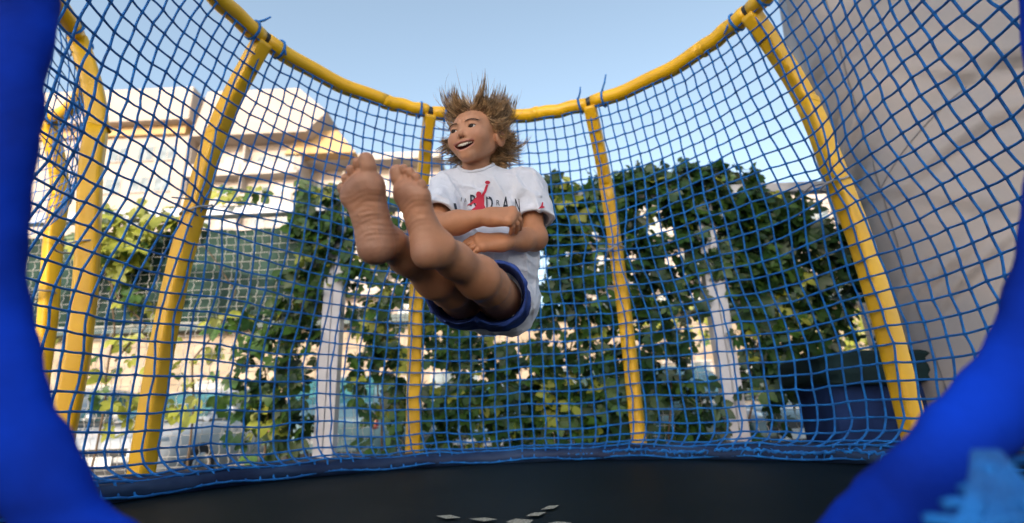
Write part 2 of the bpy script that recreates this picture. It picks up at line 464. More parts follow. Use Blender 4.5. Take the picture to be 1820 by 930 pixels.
# ------------------------------------------------------------------ parked cars beyond the fence
M_glass = mat('tinted_car_glass', (0.03, 0.12, 0.13), rough=0.06, var=0.3, scale=3, spec=0.8, hue=(0.06, 0.20, 0.20))
M_tyre = mat('tyre_rubber', (0.018, 0.018, 0.02), rough=0.85)
M_chrome = mat('alloy', (0.55, 0.56, 0.58), rough=0.25, metal=0.9)
M_lamp = mat('headlamp_lens', (0.75, 0.78, 0.80), rough=0.08, var=0.1, coat=1.0)
M_tail = mat('tail_lamp_lens', (0.45, 0.02, 0.02), rough=0.12, var=0.2, coat=1.0)
M_plast = mat('black_bumper_plastic', (0.025, 0.026, 0.028), rough=0.6)
M_plate = mat('number_plate', (0.75, 0.75, 0.72), rough=0.5, var=0.05)
def make_car(label, paint, loc, rz, tall=0.0):
    """nose towards local -y; length 4.0, width 1.68"""
    root = empty('parked_car', loc, rz)
    tag(root, label, 'car', 'cars parked beyond the fence')
    H = 1.45 + tall
    # stations along the car: y, half width at sill, at belt, belt z, bottom z
    st = [(-2.00, .60, .62, .62, .28), (-1.93, .72, .74, .70, .22), (-1.70, .80, .79, .78, .20), (-1.25, .83, .81, .86, .20), (-0.85, .84, .82, .92, .20), (0.4, .84, .82, .95, .20), (1.3, .84, .82, .98, .20), (1.75, .81, .79, .99, .22), (1.93, .73, .72, .92, .26), (2.0, .62, .62, .80, .32)]
    V, F = [], []; n = 12
    for y, ws, wb, zb_, z0 in st:
        V += [(-ws * .9, y, z0), (-ws, y, z0 + .08), (-ws - .015, y, (z0 + zb_) * .5), (-wb, y, zb_ - .10), (-wb + .04, y, zb_ - .02), (-wb + .16, y, zb_ + .01),
              (wb - .16, y, zb_ + .01), (wb - .04, y, zb_ - .02), (wb, y, zb_ - .10), (ws + .015, y, (z0 + zb_) * .5), (ws, y, z0 + .08), (ws * .9, y, z0)]
    for i in range(len(st) - 1):
        for j in range(n): F.append((i * n + j, i * n + (j + 1) % n, (i + 1) * n + (j + 1) % n, (i + 1) * n + j))
    F.append(tuple(range(n))); F.append(tuple((len(st) - 1) * n + j for j in range(n))[::-1])
    MB().add(V, F, True).build('body', paint, root)
    # cabin: pillars and roof
    cab = [(-1.02, .74, .93), (-0.30, .60, H - .10), (0.10, .585, H - .015), (0.75, .58, H), (1.25, .575, H - .05), (1.80, .70, 1.0)]
    V, F = [], []
    for i, (y, w, z) in enumerate(cab):
        zb_ = .93
        yb = y
        wb = .76
        V += [(-wb, yb, zb_), (-w - .02, y, z - .05), (-w + .08, y, z), (w - .08, y, z), (w + .02, y, z - .05), (wb, yb, zb_)]
    for i in range(5):
        for j in range(5): F.append((i * 6 + j, i * 6 + j + 1, (i + 1) * 6 + j + 1, (i + 1) * 6 + j))
    MB().add(V, F, True).build('cabin', paint, root)
    def pane(name, q, m_=M_glass, off=0.006):
        q = [np.array(p, float) for p in q]; nn = np.cross(q[1] - q[0], q[2] - q[0]); nn /= np.linalg.norm(nn)
        cen = sum(q) / len(q)
        if nn @ (cen - np.array([0, 0.2, 0.9])) < 0: nn = -nn
        a = [p + nn * off for p in q]; b = [p - nn * 0.012 for p in q]; k = len(q)
        return MB().add(a + b, [tuple(range(k)), tuple(range(k, 2 * k))[::-1]] + [(i, (i + 1) % k, k + (i + 1) % k, k + i) for i in range(k)]).build(name, m_, root)
    pane('windscreen', [(-.66, -.955, .98), (.66, -.955, .98), (.54, -.345, H - .12), (-.54, -.345, H - .12)], off=0.012)
    pane('rear_window', [(-.60, 1.73, 1.04), (.60, 1.73, 1.04), (.50, 1.33, H - .10), (-.50, 1.33, H - .10)], off=0.014)
    for s in (-1, 1):
        pane('side_window', [(s * .765, -.72, .985), (s * .765, .26, .985), (s * .625, .22, H - .085), (s * .635, -.24, H - .14)], off=0.014)
        pane('side_window', [(s * .765, .34, .985), (s * .76, 1.35, 1.0), (s * .62, 1.10, H - .085), (s * .625, .30, H - .085)], off=0.014)
        m = MB(); m.tube([(s * .74, -.68, 1.0), (s * .86, -.70, 1.02)], 0.02, 6); m.tube([(s * .86, -.73, 1.03), (s * .88, -.70, 1.04), (s * .88, -.64, 1.04)], [.05, .075, .055], 8); m.build('wing_mirror', paint, root)
        m = MB(); m.tube([(s * .50, -1.985, .66), (s * .62, -1.955, .67), (s * .735, -1.80, .69)], [.055, .075, .04], 8); m.build('headlight', M_lamp, root)
        m = MB(); m.box(min(s * .56, s * .745), max(s * .56, s * .745), 1.86, 1.965, .70, .90); m.build('tail_light', M_tail, root, bevel=0.02)
        for yy in (-1.22, 1.22):
            w = MB(); w.tube([(s * .68, yy, .31), (s * .69, yy, .31), (s * .845, yy, .31), (s * .86, yy, .31)], [.27, .31, .31, .27], 22); wo = w.build('wheel', M_tyre, root)
            r = MB(); r.tube([(s * .855, yy, .31), (s * .868, yy, .31)], [.20, .17], 18); r.build('rim', M_chrome, wo)
    m = MB(); m.box(-.58, .58, -2.012, -1.93, .30, .44); m.box(-.42, .42, -2.016, -1.95, .50, .60); m.build('grille', M_plast, root, bevel=0.015)
    m = MB(); m.box(-.66, .66, 1.93, 2.02, .30, .44); m.build('rear_bumper', M_plast, root, bevel=0.015)
    m = MB(); m.box(-.26, .26, -2.026, -2.018, .40, .51); m.build('plate', M_plate, root)
    m = MB(); m.box(-.26, .26, 2.003, 2.024, .55, .66); m.build('plate', M_plate, root)
    m = MB(); m.tube([(-.3, -.97, .955), (.28, -.60, 1.17)], .008, 5); m.build('wiper', M_plast, root)
    return root
P_silver = mat('silver_paint', (0.30, 0.33, 0.33), rough=0.28, var=0.05, metal=0.3, coat=0.6)
P_white = mat('white_paint', (0.42, 0.44, 0.45), rough=0.3, var=0.04, coat=0.6)
P_teal = mat('pale_teal_paint', (0.20, 0.34, 0.36), rough=0.28, var=0.05, metal=0.2, coat=0.6)
P_dark = mat('dark_green_paint', (0.03, 0.09, 0.085), rough=0.25, var=0.08, coat=0.7)
P_blue = mat('pale_blue_paint', (0.20, 0.33, 0.45), rough=0.28, var=0.05, coat=0.6)
def cx(px, y): return float(at_y(px, 690, y)[0])
make_car('silver green car parked at the far left beyond the fence', P_silver, (cx(120, 7.4), 7.4, 0), 0.10, 0.10)
make_car('white car parked nose in behind the left vine', P_white, (cx(370, 7.2), 7.2, 0), -0.06)
make_car('pale teal car behind the left white post', P_teal, (cx(660, 7.6), 7.6, 0), math.pi - 0.05, 0.05)
make_car('pale blue car parked farther back beneath the child', P_blue, (cx(860, 8.6), 8.6, 0), 0.06)
make_car('dark green car with sloping windscreen left of the right white post', P_dark, (cx(1175, 6.6), 6.6, 0), 0.5, 0.05)
make_car('silver car parked right of the right white post', P_silver, (cx(1420, 8.0), 8.0, 0), 0.02)

# ------------------------------------------------------------------ buildings beyond the car park
M_beige = mat('sunlit_beige_render', (0.36, 0.27, 0.18), rough=0.9, var=0.15, scale=1.5, bump=0.25, bscale=18, detail=8, hue=(0.42, 0.34, 0.25))
M_cream = mat('cream_render', (0.46, 0.385, 0.325), rough=0.9, var=0.06, scale=0.6, bump=0.2, bscale=14, detail=8)
M_shaded = mat('shaded_warm_render', (0.55, 0.36, 0.17), rough=0.9, var=0.08, scale=0.8, detail=8)  # warm shade on parts of the hotel, put into the colour
M_white = mat('white_render', (0.49, 0.43, 0.38), rough=0.9, var=0.06, scale=0.7, detail=8)
M_win = mat('window_glass', (0.20, 0.24, 0.25), rough=0.08, var=0.4, scale=1.5, spec=0.8)
M_shut = mat('pale_shutter', (0.45, 0.47, 0.45), rough=0.7, var=0.1, scale=3)
M_dkline = mat('dark_teal_metal', (0.025, 0.06, 0.06), rough=0.5, var=0.2)
def window(parent, x0, x1, y, z0, z1, fr=0.07, shutter=False):
    w = MB(); w.box(x0, x1, y - 0.03, y + 0.10, z0, z1)
    o = w.build('window', M_white, parent)
    p = MB(); k = (x0 + x1) / 2
    for a, b in ((x0 + fr, k - fr / 2), (k + fr / 2, x1 - fr)):
        q = MB(); q.box(a, b, y - 0.045, y - 0.028, z0 + fr, z1 - fr); q.build('pane', M_shut if shutter else M_win, o)
    s = MB(); s.box(x0 - .06, x1 + .06, y - .11, y - .0305, z0 - .07, z0 - .003); s.build('sill', M_white, o)

# long low beige building across the car park
LY = 14.5
zt_ = float(at_y(960, 566, LY)[2])
low = empty('low_building', (0, LY, 0)); tag(low, 'long low beige building with a dark roof edge across the car park', 'building')
MB().box(-24, 16, 0, 8, 0, zt_).build('wall', M_beige, low)
MB().box(-24.3, 16.3, -0.45, 8.2, zt_ + .003, zt_ + .24).build('roof_edge', M_dkline, low)
for x in (-21, -17.5, -13.6, -9.8, -6.0, -2.6, 1.2, 4.4, 8.0, 12.0): window(low, x, x + 1.5, 0, 1.0, 2.3, shutter=(int(x) % 3 == 0))
for x in (-15.4, -4.3, 6.3):
    d = MB(); d.box(x, x + 1.0, -.05, .05, 0, 2.15); do = d.build('door', M_shut, low); h = MB(); h.tube([(x + .12, -.09, 1.05), (x + .24, -.09, 1.05)], .02, 6); h.build('handle', M_chrome, do)

# hotel: two storeyed blocks with balconies
HY = 40.0
hotel = empty('hotel', (0, HY, 0)); tag(hotel, 'large cream hotel with stepped balconies above the fence on the left', 'building')
def hx(px, py=300): return float(at_y(px, py, HY)[0])
def hz(py, px=350): return float(at_y(px, py, HY)[2])
xL, xM, xR = hx(40), hx(335, 250), hx(530, 220)
zTop = hz(172, 260); zPar = hz(228, 260)
MB().box(xL - 12, xM, 0, 14, 0, zPar - 0.9).build('wall', M_cream, hotel)
MB().box(xL - 12.6, xM + .5, -1.2, 14, zPar + .003, zTop).build('parapet', M_cream, hotel, bevel=0.05)
MB().box(xL - 12, xM - .2, -0.35, 13.9, zPar - .9, zPar).build('shaded_band', M_shaded, hotel)  # strip coloured for the shade under the parapet overhang
FLOOR = 3.1
nfl = int((zPar - 1.0) / FLOOR)
for i in range(nfl):
    z = zPar - 1.2 - (i + 1) * FLOOR
    if z < 0.5: break
    for px in (215, 262, 300):
        x = hx(px, 260); window(hotel, x - .75, x + .75, -0.01, z + .9, z + 2.4)
    # balcony bay between the flat wall and the gabled block
def bay(x0, x1, y, zb0, zt0, nf, wallm=M_cream):
    MB().box(x0, x1, y + 1.1, y + 12, 0, zt0).build('wall', wallm, hotel)
    for i in range(nf):
        z = zt0 - 0.3 - (i + 1) * FLOOR
        if z < 0.3: break
        MB().box(x0 - .2, x1 + .2, y, y + 1.095, z - .22, z).build('balcony_slab', M_white, hotel)
        n = max(1, int(round((x1 - x0) / 4.6)))
        w = (x1 - x0) / n
        for k in range(n):
            a = x0 + k * w
            MB().box(a + .02, a + w - .12, y + .03, y + .16, z + .003, z + 1.0).build('balcony_wall', M_white, hotel)
            MB().box(a - .09, a + .09, y + .20, y + 1.09, z + .003, z + FLOOR - .225).build('partition', M_white, hotel)
            window(hotel, a + .8, a + 2.3, y + 1.1, z + .05, z + 2.2)
            window(hotel, a + 2.7, a + w - .5, y + 1.1, z + .05, z + 2.2, shutter=(k + i) % 2 == 0)
bay(xM + .05, xR, 0.2, 0, hz(245, 430), 7)
# gabled top of the bay
zg0, zg1 = hz(245, 430) + .005, hz(166, 480)
MB().prism([(xM + .6, zg0), (xR + 1.0, zg0), (hx(585, 215), hz(205, 585)), (hx(535, 165), zg1), (xM + 1.5, zg1)], 1, -0.6, 11).build('gable_roof', M_cream, hotel)
g0, g1 = hx(500, 230), hx(605, 230)
MB().prism([(g0, hz(262, 550)), (g1 + 1.2, hz(262, 600)), (g1 - .6, hz(222, 590)), (g0 + 1.5, hz(222, 540))], 1, 1.0, 9).build('lower_gable', M_shaded, hotel)  # gable face painted in its shaded orange tone
x2, x3 = hx(590, 260), hx(770, 260)
bay(g0 + .3, x3, 3.0, 0, hz(262, 650), 6)
MB().box(g0 + .1, x3 + .3, 2.3, 14, hz(262, 650) + .005, hz(250, 650)).build('roof_slab', M_white, hotel)
for px, py in ((630, 232), (640, 240), (615, 236)):
    x = hx(px, py); m = MB(); m.tube([(x, 6, hz(258, px)), (x, 6, hz(225, px))], .12, 8); m.box(x + .3, x + 1.3, 5.5, 6.5, hz(256, px), hz(246, px)); m.build('roof_mast', M_white, hotel)

# pale building far right seen through gaps of the vine
RY = 34.0
rb = empty('pale_building', (0, RY, 0)); tag(rb, 'pale far building glimpsed through the vine right of the child', 'building')
a, b = float(at_y(1040, 450, RY)[0]), float(at_y(1700, 450, RY)[0])
zt2 = float(at_y(1200, 352, RY)[2])
MB().box(a, b, 0, 12, 0, zt2).build('wall', M_white, rb)
for i in range(5):
    z = zt2 - 0.5 - (i + 1) * 3.0
    if z < 0: break
    MB().box(a - .2, b + .2, -1.3, -.003, z - .2, z).build('balcony_slab', M_white, rb)
    x = a + .6
    while x < b - 3:
        window(rb, x, x + 1.9, 0, z + .5, z + 2.2, shutter=(int(x) + i) % 2 == 0); x += 3.1

# sunlit shrubs behind the fence
make_vine('bright sunlit shrub behind the fence at the right', [(1540, 585, 70, 30, 200), (1480, 600, 50, 24, 90), (1560, 640, 60, 40, 60)], [[(1540, 760), (1545, 600)]], sunlit_share=0.8, dark=0.0, name='garden_shrub', group='sunlit shrubs beyond the fence', y0=9.5, depth=(-.5, .5), nparts=120, size=2.1)
make_vine('sunlit shrub between the right yellow pole and the white post', [(1215, 575, 50, 34, 160), (1160, 560, 40, 30, 80)], [[(1215, 760), (1215, 590)]], sunlit_share=0.6, dark=0.1, name='garden_shrub', group='sunlit shrubs beyond the fence', y0=11.5, depth=(-.5, .5), nparts=100, size=2.4)

# ------------------------------------------------------------------ tall grey fabric structure on the right
def fabric_material():
    m = mat('grey_canvas', (0.165, 0.172, 0.195), rough=0.6, var=0.12, scale=1.3, bump=0.5, bscale=9, hue=(0.24, 0.205, 0.185), detail=6)
    return m
M_canvas = fabric_material()
M_seam = mat('seam_cord', (0.10, 0.10, 0.11), rough=0.8)
def canvas():
    y = 1.75
    # left outline and where the surface turns away, bottom to top
    L = [at_y(1715, 880, y), at_y(1662, 700, y), at_y(1600, 520, y), at_y(1548, 340, y), at_y(1497, 170, y), at_y(1440, -20, y), at_y(1390, -180, y)]
    zz = np.array([p[2] for p in L]); xx = np.array([p[0] for p in L])
    nz, nu = 130, 90
    base = np.array([at_y(1715, 880, y)[0], y, 0])
    root = empty('canvas_tower', (float(base[0]), y, 0))
    tag(root, 'tall wrinkled grey canvas structure leaning over the right side', 'tent')
    z0, z1 = 0.0, zz[-1]
    rng = random.Random(5)
    folds = [(rng.uniform(0.4, 3.4), rng.uniform(0.05, 0.9), rng.uniform(-0.9, 1.5), rng.uniform(0.018, 0.06), rng.uniform(0.012, 0.040)) for _ in range(20)]
    def S(u, z):
        x0 = np.interp(z, zz, xx)
        # plan: rounded bulge; u 0 back-left -> 1 far right
        w = 2.7 + 0.5 * (z / z1)
        a = -0.35 + u * 1.75           # angle around the bulge
        rx = 0.95
        X = x0 + rx * (1 - math.cos(a * 0.9)) * (1.55 if a > 0 else .5) + max(0, a - 1.0) * 1.3
        Y = y + 0.10 - 0.62 * math.sin(a) * (1 - 0.10 * math.sin(z * 1.1)) - max(0, a - 1.0) * .15
        d = 0
        for zc, uc, sl, wd, am in folds:
            t = (z - zc) - sl * (u - uc); e = math.exp(-((u - uc) / (0.08 + 2.2 * wd)) ** 2)
            d += am * e * (math.exp(-(t / wd) ** 2) - 0.7 * math.exp(-((t + wd * 1.6) / wd) ** 2))
        cr = 0.075 * math.exp(-((z - 2.12 - 0.75 * (u - .1)) / 0.055) ** 2)     # deep crease where the upper part folds over
        d -= cr * (0.5 + 0.5 * math.sin(u * 7 + 1))
        d += 0.014 * math.sin(z * 2.3 + u * 6) + 0.004 * math.sin(z * 9 - u * 15)
        sx, sy = -math.cos(a) * .8, -math.sin(a) * .8 - .3
        return (X + sx * d - base[0], Y + sy * d - y, z)
    # two sewn panels
    for (u0, u1) in ((0.0, 0.34), (0.34, 1.0)):
        n = int(nu * (u1 - u0)) + 4
        V = [S(u0 + (u1 - u0) * i / n, z0 + (z1 - z0) * j / nz) for i in range(n + 1) for j in range(nz + 1)]
        F = [(i * (nz + 1) + j, i * (nz + 1) + j + 1, (i + 1) * (nz + 1) + j + 1, (i + 1) * (nz + 1) + j) for i in range(n) for j in range(nz)]
        o = MB().add(V, F, True).build('canvas_panel', M_canvas, root)
        sd = o.modifiers.new('t', 'SOLIDIFY'); sd.thickness = 0.006; sd.offset = -1
    m = MB()
    m.tube([np.array(S(0.342, z)) + np.array([-.002, -.004, 0]) for z in np.linspace(z0, z1, 120)], 0.0035, 5)
    m.tube([np.array(S(0.342 + t * 0.4, 2.05 + t * 0.55)) + np.array([-.002, -.005, 0]) for t in np.linspace(0, 1, 40)], 0.003, 5)
    m.build('seam', M_seam, root)
    # back side closing the volume
    V = []
    for z in np.linspace(z0, z1, 12):
        p = S(0, z); q = S(1, z); V += [(p[0], p[1], z), (p[0] + .9, p[1] + 1.5, z), (q[0] + .2, q[1] + 1.7, z), (q[0], q[1], z)]
    F = [(i * 4 + j, i * 4 + j + 1, i * 4 + j + 5, i * 4 + j + 4) for i in range(11) for j in range(3)]
    MB().add(V, F, True).build('back_panel', M_canvas, root)
canvas()

# navy covered block in front of the fence at the right
M_navy = mat('navy_tarpaulin', (0.003, 0.006, 0.030), rough=0.8, spec=0.08, var=0.4, scale=4, bump=0.4, bscale=10, hue=(0.008, 0.02, 0.07))
M_navy2 = mat('dark_green_cover', (0.004, 0.014, 0.017), rough=0.75, spec=0.12, var=0.4, scale=4, bump=0.4, bscale=10)
ny = 2.05
xa, xb = float(at_y(1452, 740, ny)[0]), float(at_y(1690, 740, ny)[0]); zt3 = float(at_y(1520, 640, ny)[2])
blk = empty('covered_block', ((xa + xb) / 2, ny, 0)); tag(blk, 'dark navy tarpaulin covered block in front of the fence at right', 'covered block')
hw = (xb - xa) / 2
def soft_box(x0, x1, y0, y1, z0, z1, amp, seed):
    bm = bmesh.new(); bmesh.ops.create_cube(bm, size=1.0)
    bmesh.ops.bevel(bm, geom=list(bm.edges), offset=0.10, segments=3, affect='EDGES', profile=0.5)
    bmesh.ops.subdivide_edges(bm, edges=list(bm.edges), cuts=3, use_grid_fill=True)
    r = np.random.default_rng(seed).uniform(0, 6, 6)
    for v in bm.verts:
        x, y, z = v.co
        w = amp * (math.sin(x * 9 + r[0] + 4 * z) + math.sin(z * 13 + r[1] + 5 * y) + math.sin(x * 17 - z * 11 + r[2]))
        v.co = (x0 + (x + .5) * (x1 - x0) + w, y0 + (y + .5) * (y1 - y0) + w, z0 + (z + .5) * (z1 - z0) + w * .6)
    me = bpy.data.meshes.new('soft'); bm.to_mesh(me); bm.free()
    me.polygons.foreach_set('use_smooth', [True] * len(me.polygons))
    return me
link('block', soft_box(-hw, hw, -.22, .22, 0.0, zt3 - .085, 0.006, 1), M_navy, blk)
link('top_cover', soft_box(-hw - .08, hw + .06, -.29, .27, zt3 - .17, zt3 + .03, 0.010, 2), M_navy2, blk)

# ------------------------------------------------------------------ unseen block added behind the camera to shade the yard
SY = -40.0
sb = empty('unseen_shade_block', (0, SY, 0)); tag(sb, 'slender pale block added unseen far behind the viewer to shade the yard', 'building')
sx0 = -2.2 - (1.0 - SY) * math.tan(SUN_AZ)
SH = 3.0 + (FY - SY + .4) / math.cos(SUN_AZ) * math.tan(SUN_EL)
MB().box(sx0, sx0 + 13.0, -10, 0, 0, SH).build('wall', M_white, sb)
for i in range(5):
    z = 0.8 + i * 3.0
    for k in range(3):
        w = MB(); x = sx0 + 1.5 + k * 4.0; w.box(x, x + 1.5, .003, .08, z, z + 1.6); w.build('window', M_win, sb)
# ------------------------------------------------------------------ trampolines
M_yellow = mat('yellow_sleeve', (0.73, 0.385, 0.0015), rough=0.36, var=0.09, scale=5, bump=0.08, bscale=30, hue=(0.77, 0.43, 0.002), spec=0.5)
M_black = mat('black_rubber', (0.012, 0.013, 0.016), rough=0.5, var=0.3)
M_net = mat('blue_net_cord', (0.002, 0.140, 0.52), rough=0.62, var=0.25, scale=30, bump=0.8, bscale=420, hue=(0.003, 0.19, 0.62))
M_rim = mat('blue_rim_fabric', (0.0003, 0.016, 0.24), rough=0.85, var=0.35, scale=7, bump=0.25, bscale=45, hue=(0.0005, 0.028, 0.36), spec=0.1)
M_pad = mat('navy_pad_vinyl', (0.008, 0.020, 0.075), rough=0.5, spec=0.2, var=0.35, scale=5, bump=0.35, bscale=14, hue=(0.02, 0.04, 0.09))
M_greycord = mat('grey_cord', (0.30, 0.32, 0.36), rough=0.7, var=0.2, scale=60)
M_steel = mat('galvanised_steel', (0.36, 0.37, 0.38), rough=0.42, var=0.15, scale=25, metal=0.8)
M_print = mat('worn_white_print', (0.34, 0.32, 0.25), rough=0.8, var=0.75, scale=260, detail=6)

def mat_mesh_material():
    m = bpy.data.materials.new('woven_black_mat')
    nt, b = _nodes(m); N, L = nt.nodes, nt.links
    tc = N.new('ShaderNodeTexCoord')
    nz = N.new('ShaderNodeTexNoise'); nz.inputs['Scale'].default_value = 4.5; nz.inputs['Detail'].default_value = 9; nz.inputs['Roughness'].default_value = 0.65
    L.new(tc.outputs['Object'], nz.inputs['Vector'])
    rp = N.new('ShaderNodeValToRGB')
    rp.color_ramp.elements[0].position = 0.35; rp.color_ramp.elements[1].position = 0.72
    rp.color_ramp.elements[0].color = (0.0008, 0.0040, 0.0052, 1); rp.color_ramp.elements[1].color = (0.0045, 0.0080, 0.0090, 1)
    L.new(nz.outputs['Fac'], rp.inputs['Fac']); L.new(rp.outputs[0], b.inputs['Base Color'])
    b.inputs['Roughness'].default_value = 0.48
    b.inputs['Specular IOR Level'].default_value = 0.05
    w1 = N.new('ShaderNodeTexWave'); w1.inputs['Scale'].default_value = 110; w1.bands_direction = 'X'
    w2 = N.new('ShaderNodeTexWave'); w2.inputs['Scale'].default_value = 110; w2.bands_direction = 'Y'
    for w in (w1, w2): L.new(tc.outputs['Object'], w.inputs['Vector'])
    mx = N.new('ShaderNodeMath'); mx.operation = 'MULTIPLY'
    L.new(w1.outputs['Fac'], mx.inputs[0]); L.new(w2.outputs['Fac'], mx.inputs[1])
    bp = N.new('ShaderNodeBump'); bp.inputs['Strength'].default_value = 0.35; bp.inputs['Distance'].default_value = 0.002
    L.new(mx.outputs[0], bp.inputs['Height']); L.new(bp.outputs[0], b.inputs['Normal'])
    return m
M_mat = mat_mesh_material()

def pol(r, a, z): return np.array([r * math.sin(a), r * math.cos(a), z])

def make_trampoline(loc, phase, RT, ZT, label, zb=MZ):
    """origin: centre of the mat on the ground below it"""
    root = empty('trampoline', (loc[0], loc[1], 0))
    tag(root, label, 'trampoline', 'round trampolines with yellow poles')
    prof = np.array([(-zb + 0.02, 1.5), (0.45, 1.5), (0.80, 1.475), (1.035 * ZT / 1.795, 1.43), (1.24 * ZT / 1.795, 1.40),
                     (1.395 * ZT / 1.795, 1.36 + (RT - 1.137) * .35), (1.56 * ZT / 1.795, 1.285 + (RT - 1.137) * .6),
                     (1.68 * ZT / 1.795, 1.21 + (RT - 1.137) * .8), (ZT - 0.012, RT + 0.004)])
    angs = [phase + (k + 0.5) * math.pi / 4 for k in range(8)]
    # section of a pole: rounded rectangle, longer side radial
    sec = []
    for cx, cy, a0 in ((1, 1, 0), (-1, 1, 90), (-1, -1, 180), (1, -1, 270)):
        for da in (0, 30, 60, 90):
            t = math.radians(a0 + da)
            sec.append((cx * 0.016 + 0.018 * math.cos(t), cy * 0.024 + 0.018 * math.sin(t)))
    for a in angs:
        er = np.array([math.sin(a), math.cos(a), 0]); et = np.array([math.cos(a), -math.sin(a), 0]); ez = np.array([0, 0, 1.0])
        def sweep(i0, i1, sc, wr=0.0):
            zz = np.linspace(prof[i0, 0], prof[i1, 0], 26)
            # smooth interpolation of the bent profile
            rr = np.interp(zz, prof[:, 0], prof[:, 1])
            k = np.array([np.mean(np.interp(np.linspace(z - .09, z + .09, 9), prof[:, 0], prof[:, 1])) for z in zz])
            rr = np.where((zz > 0.5) & (zz < ZT - 0.1), k, rr)
            P = rr[:, None] * er + (zz + zb)[:, None] * ez
            T = np.gradient(P, axis=0); T /= np.linalg.norm(T, axis=1)[:, None]
            V, F = [], []
            n = len(sec)
            for i in range(len(P)):
                nr = np.cross(et, T[i]); nr /= np.linalg.norm(nr)
                s_ = sc * (1 + wr * random.uniform(-1, 1))
                for sx, sy in sec: V.append(P[i] + et * sx * s_ + nr * sy * s_)
            for i in range(len(P) - 1):
                for j in range(n): F.append((i * n + j, i * n + (j + 1) % n, (i + 1) * n + (j + 1) % n, (i + 1) * n + j))
            F.append(tuple(range(n))[::-1]); F.append(tuple((len(P) - 1) * n + j for j in range(n)))
            return MB().add(V, F, True)
        o = sweep(0, 5, 1.0, 0.006).build('pole', M_yellow, root)
        up = sweep(5, 8, 0.955, 0.008); u = up.build('pole_top', M_yellow, o)
        # crumpled collar where the two sleeves of the pole meet, steel clamp below
        pj = prof[5]; ring = []
        c = pol(np.interp(pj[0], prof[:, 0], prof[:, 1]), a, pj[0] + zb)
        V, F = [], []
        n = len(sec)
        for i, (dz, s_) in enumerate(((-0.020, 1.0), (-0.014, 1.05), (-0.004, 1.065), (0.006, 1.05), (0.010, 0.95))):
            for sx, sy in sec:
                V.append(c + et * sx * s_ + er * (sy * s_ - dz * 0.25) + ez * (dz + random.uniform(-.0025, .0025)))
        for i in range(4):
            for j in range(n): F.append((i * n + j, i * n + (j + 1) % n, (i + 1) * n + (j + 1) % n, (i + 1) * n + j))
        MB().add(V, F, True).build('sleeve_collar', M_yellow, o)
    # rails: arcs between the pole tops with a seam and an end connector
    for i, a in enumerate(angs):
        a1 = a + math.pi / 4
        def arc(s, e, n=14): return [pol(RT, s + (e - s) * t / (n - 1), ZT + zb + 0.004 * math.sin(3 * a + t)) for t in range(n)]
        g = 0.012 / RT
        sm = a + (a1 - a) * random.uniform(0.62, 0.74)
        m = MB()
        rr = [0.0345] * 14
        m.tube(arc(a + g, sm), [0.035] + [0.0390] * 12 + [0.0385], 16)
        r = m.build('rail', M_yellow, root)
        m2 = MB(); m2.tube(arc(sm, a1 - g), [0.038] + [0.0387] * 12 + [0.035], 16); m2.build('rail_end', M_yellow, r)
        m3 = MB()
        mid = arc(sm - 0.010, sm + 0.012, 5)
        m3.tube(mid, [0.038, 0.0406, 0.0393, 0.0408, 0.038], 16, caps=False); m3.build('seam', M_yellow, r)
        m4 = MB(); m4.tube(arc(a1 - g * 1.6, a1 + g * 1.6, 4), 0.032, 12); m4.build('connector', M_black, r)
    # steel hoop and legs below the pad
    h = MB(); h.tube([pol(1.42, t * 2 * math.pi / 72, zb - 0.035) for t in range(72)], 0.022, 10, closed=True)
    h.build('frame_hoop', M_steel, root)
    for k in range(0, 8, 2):
        l = MB()
        a, b = angs[k], angs[k + 1]
        l.tube([pol(1.42, a, zb - .05), pol(1.42, a, 0.06), pol(1.42, a + .08, 0.022), pol(1.40, (a + b) / 2, 0.022), pol(1.42, b - .08, 0.022), pol(1.42, b, 0.06), pol(1.42, b, zb - .05)], 0.02, 10)
        l.build('leg', M_steel, root)
    # pad: soft ring with uneven surface
    n1, secp = 160, [(1.262, -0.036), (1.250, -0.010), (1.258, 0.012), (1.29, 0.024), (1.35, 0.028), (1.41, 0.027), (1.445, 0.021), (1.455, 0.008), (1.455, -0.02), (1.40, -0.034), (1.33, -0.038)]
    V, F = [], []
    for i in range(n1):
        a = i * 2 * math.pi / n1
        for j, (r, z) in enumerate(secp):
            w = 0.006 * math.sin(a * 13 + j) + 0.005 * math.sin(a * 29 + 2 * j) + 0.003 * math.sin(a * 61 - j)
            V.append(pol(r + w * 0.8, a, zb + z + (w * 0.7 if 0 < j < 8 else 0)))
    n2 = len(secp)
    for i in range(n1):
        k = (i + 1) % n1
        for j in range(n2): F.append((i * n2 + j, k * n2 + j, k * n2 + (j + 1) % n2, i * n2 + (j + 1) % n2))
    MB().add(V, F, True).build('edge_pad', M_pad, root)
    # mat: disc, slightly dished
    V, F = [(0, 0, zb - 0.040)], []
    rs = [0.2, 0.45, 0.7, 0.95, 1.15, 1.30]
    for r in rs:
        for i in range(96): V.append(pol(r, i * 2 * math.pi / 96, zb - 0.006 * (1 - (r / 1.3) ** 2) - 0.034))
    for i in range(96): F.append((0, 1 + (i + 1) % 96, 1 + i))
    for j in range(len(rs) - 1):
        for i in range(96): F.append((1 + j * 96 + i, 1 + j * 96 + (i + 1) % 96, 1 + (j + 1) * 96 + (i + 1) % 96, 1 + (j + 1) * 96 + i))
    jm = MB().add(V, F, True).build('jumping_mat', M_mat, root)
    return root, angs, jm

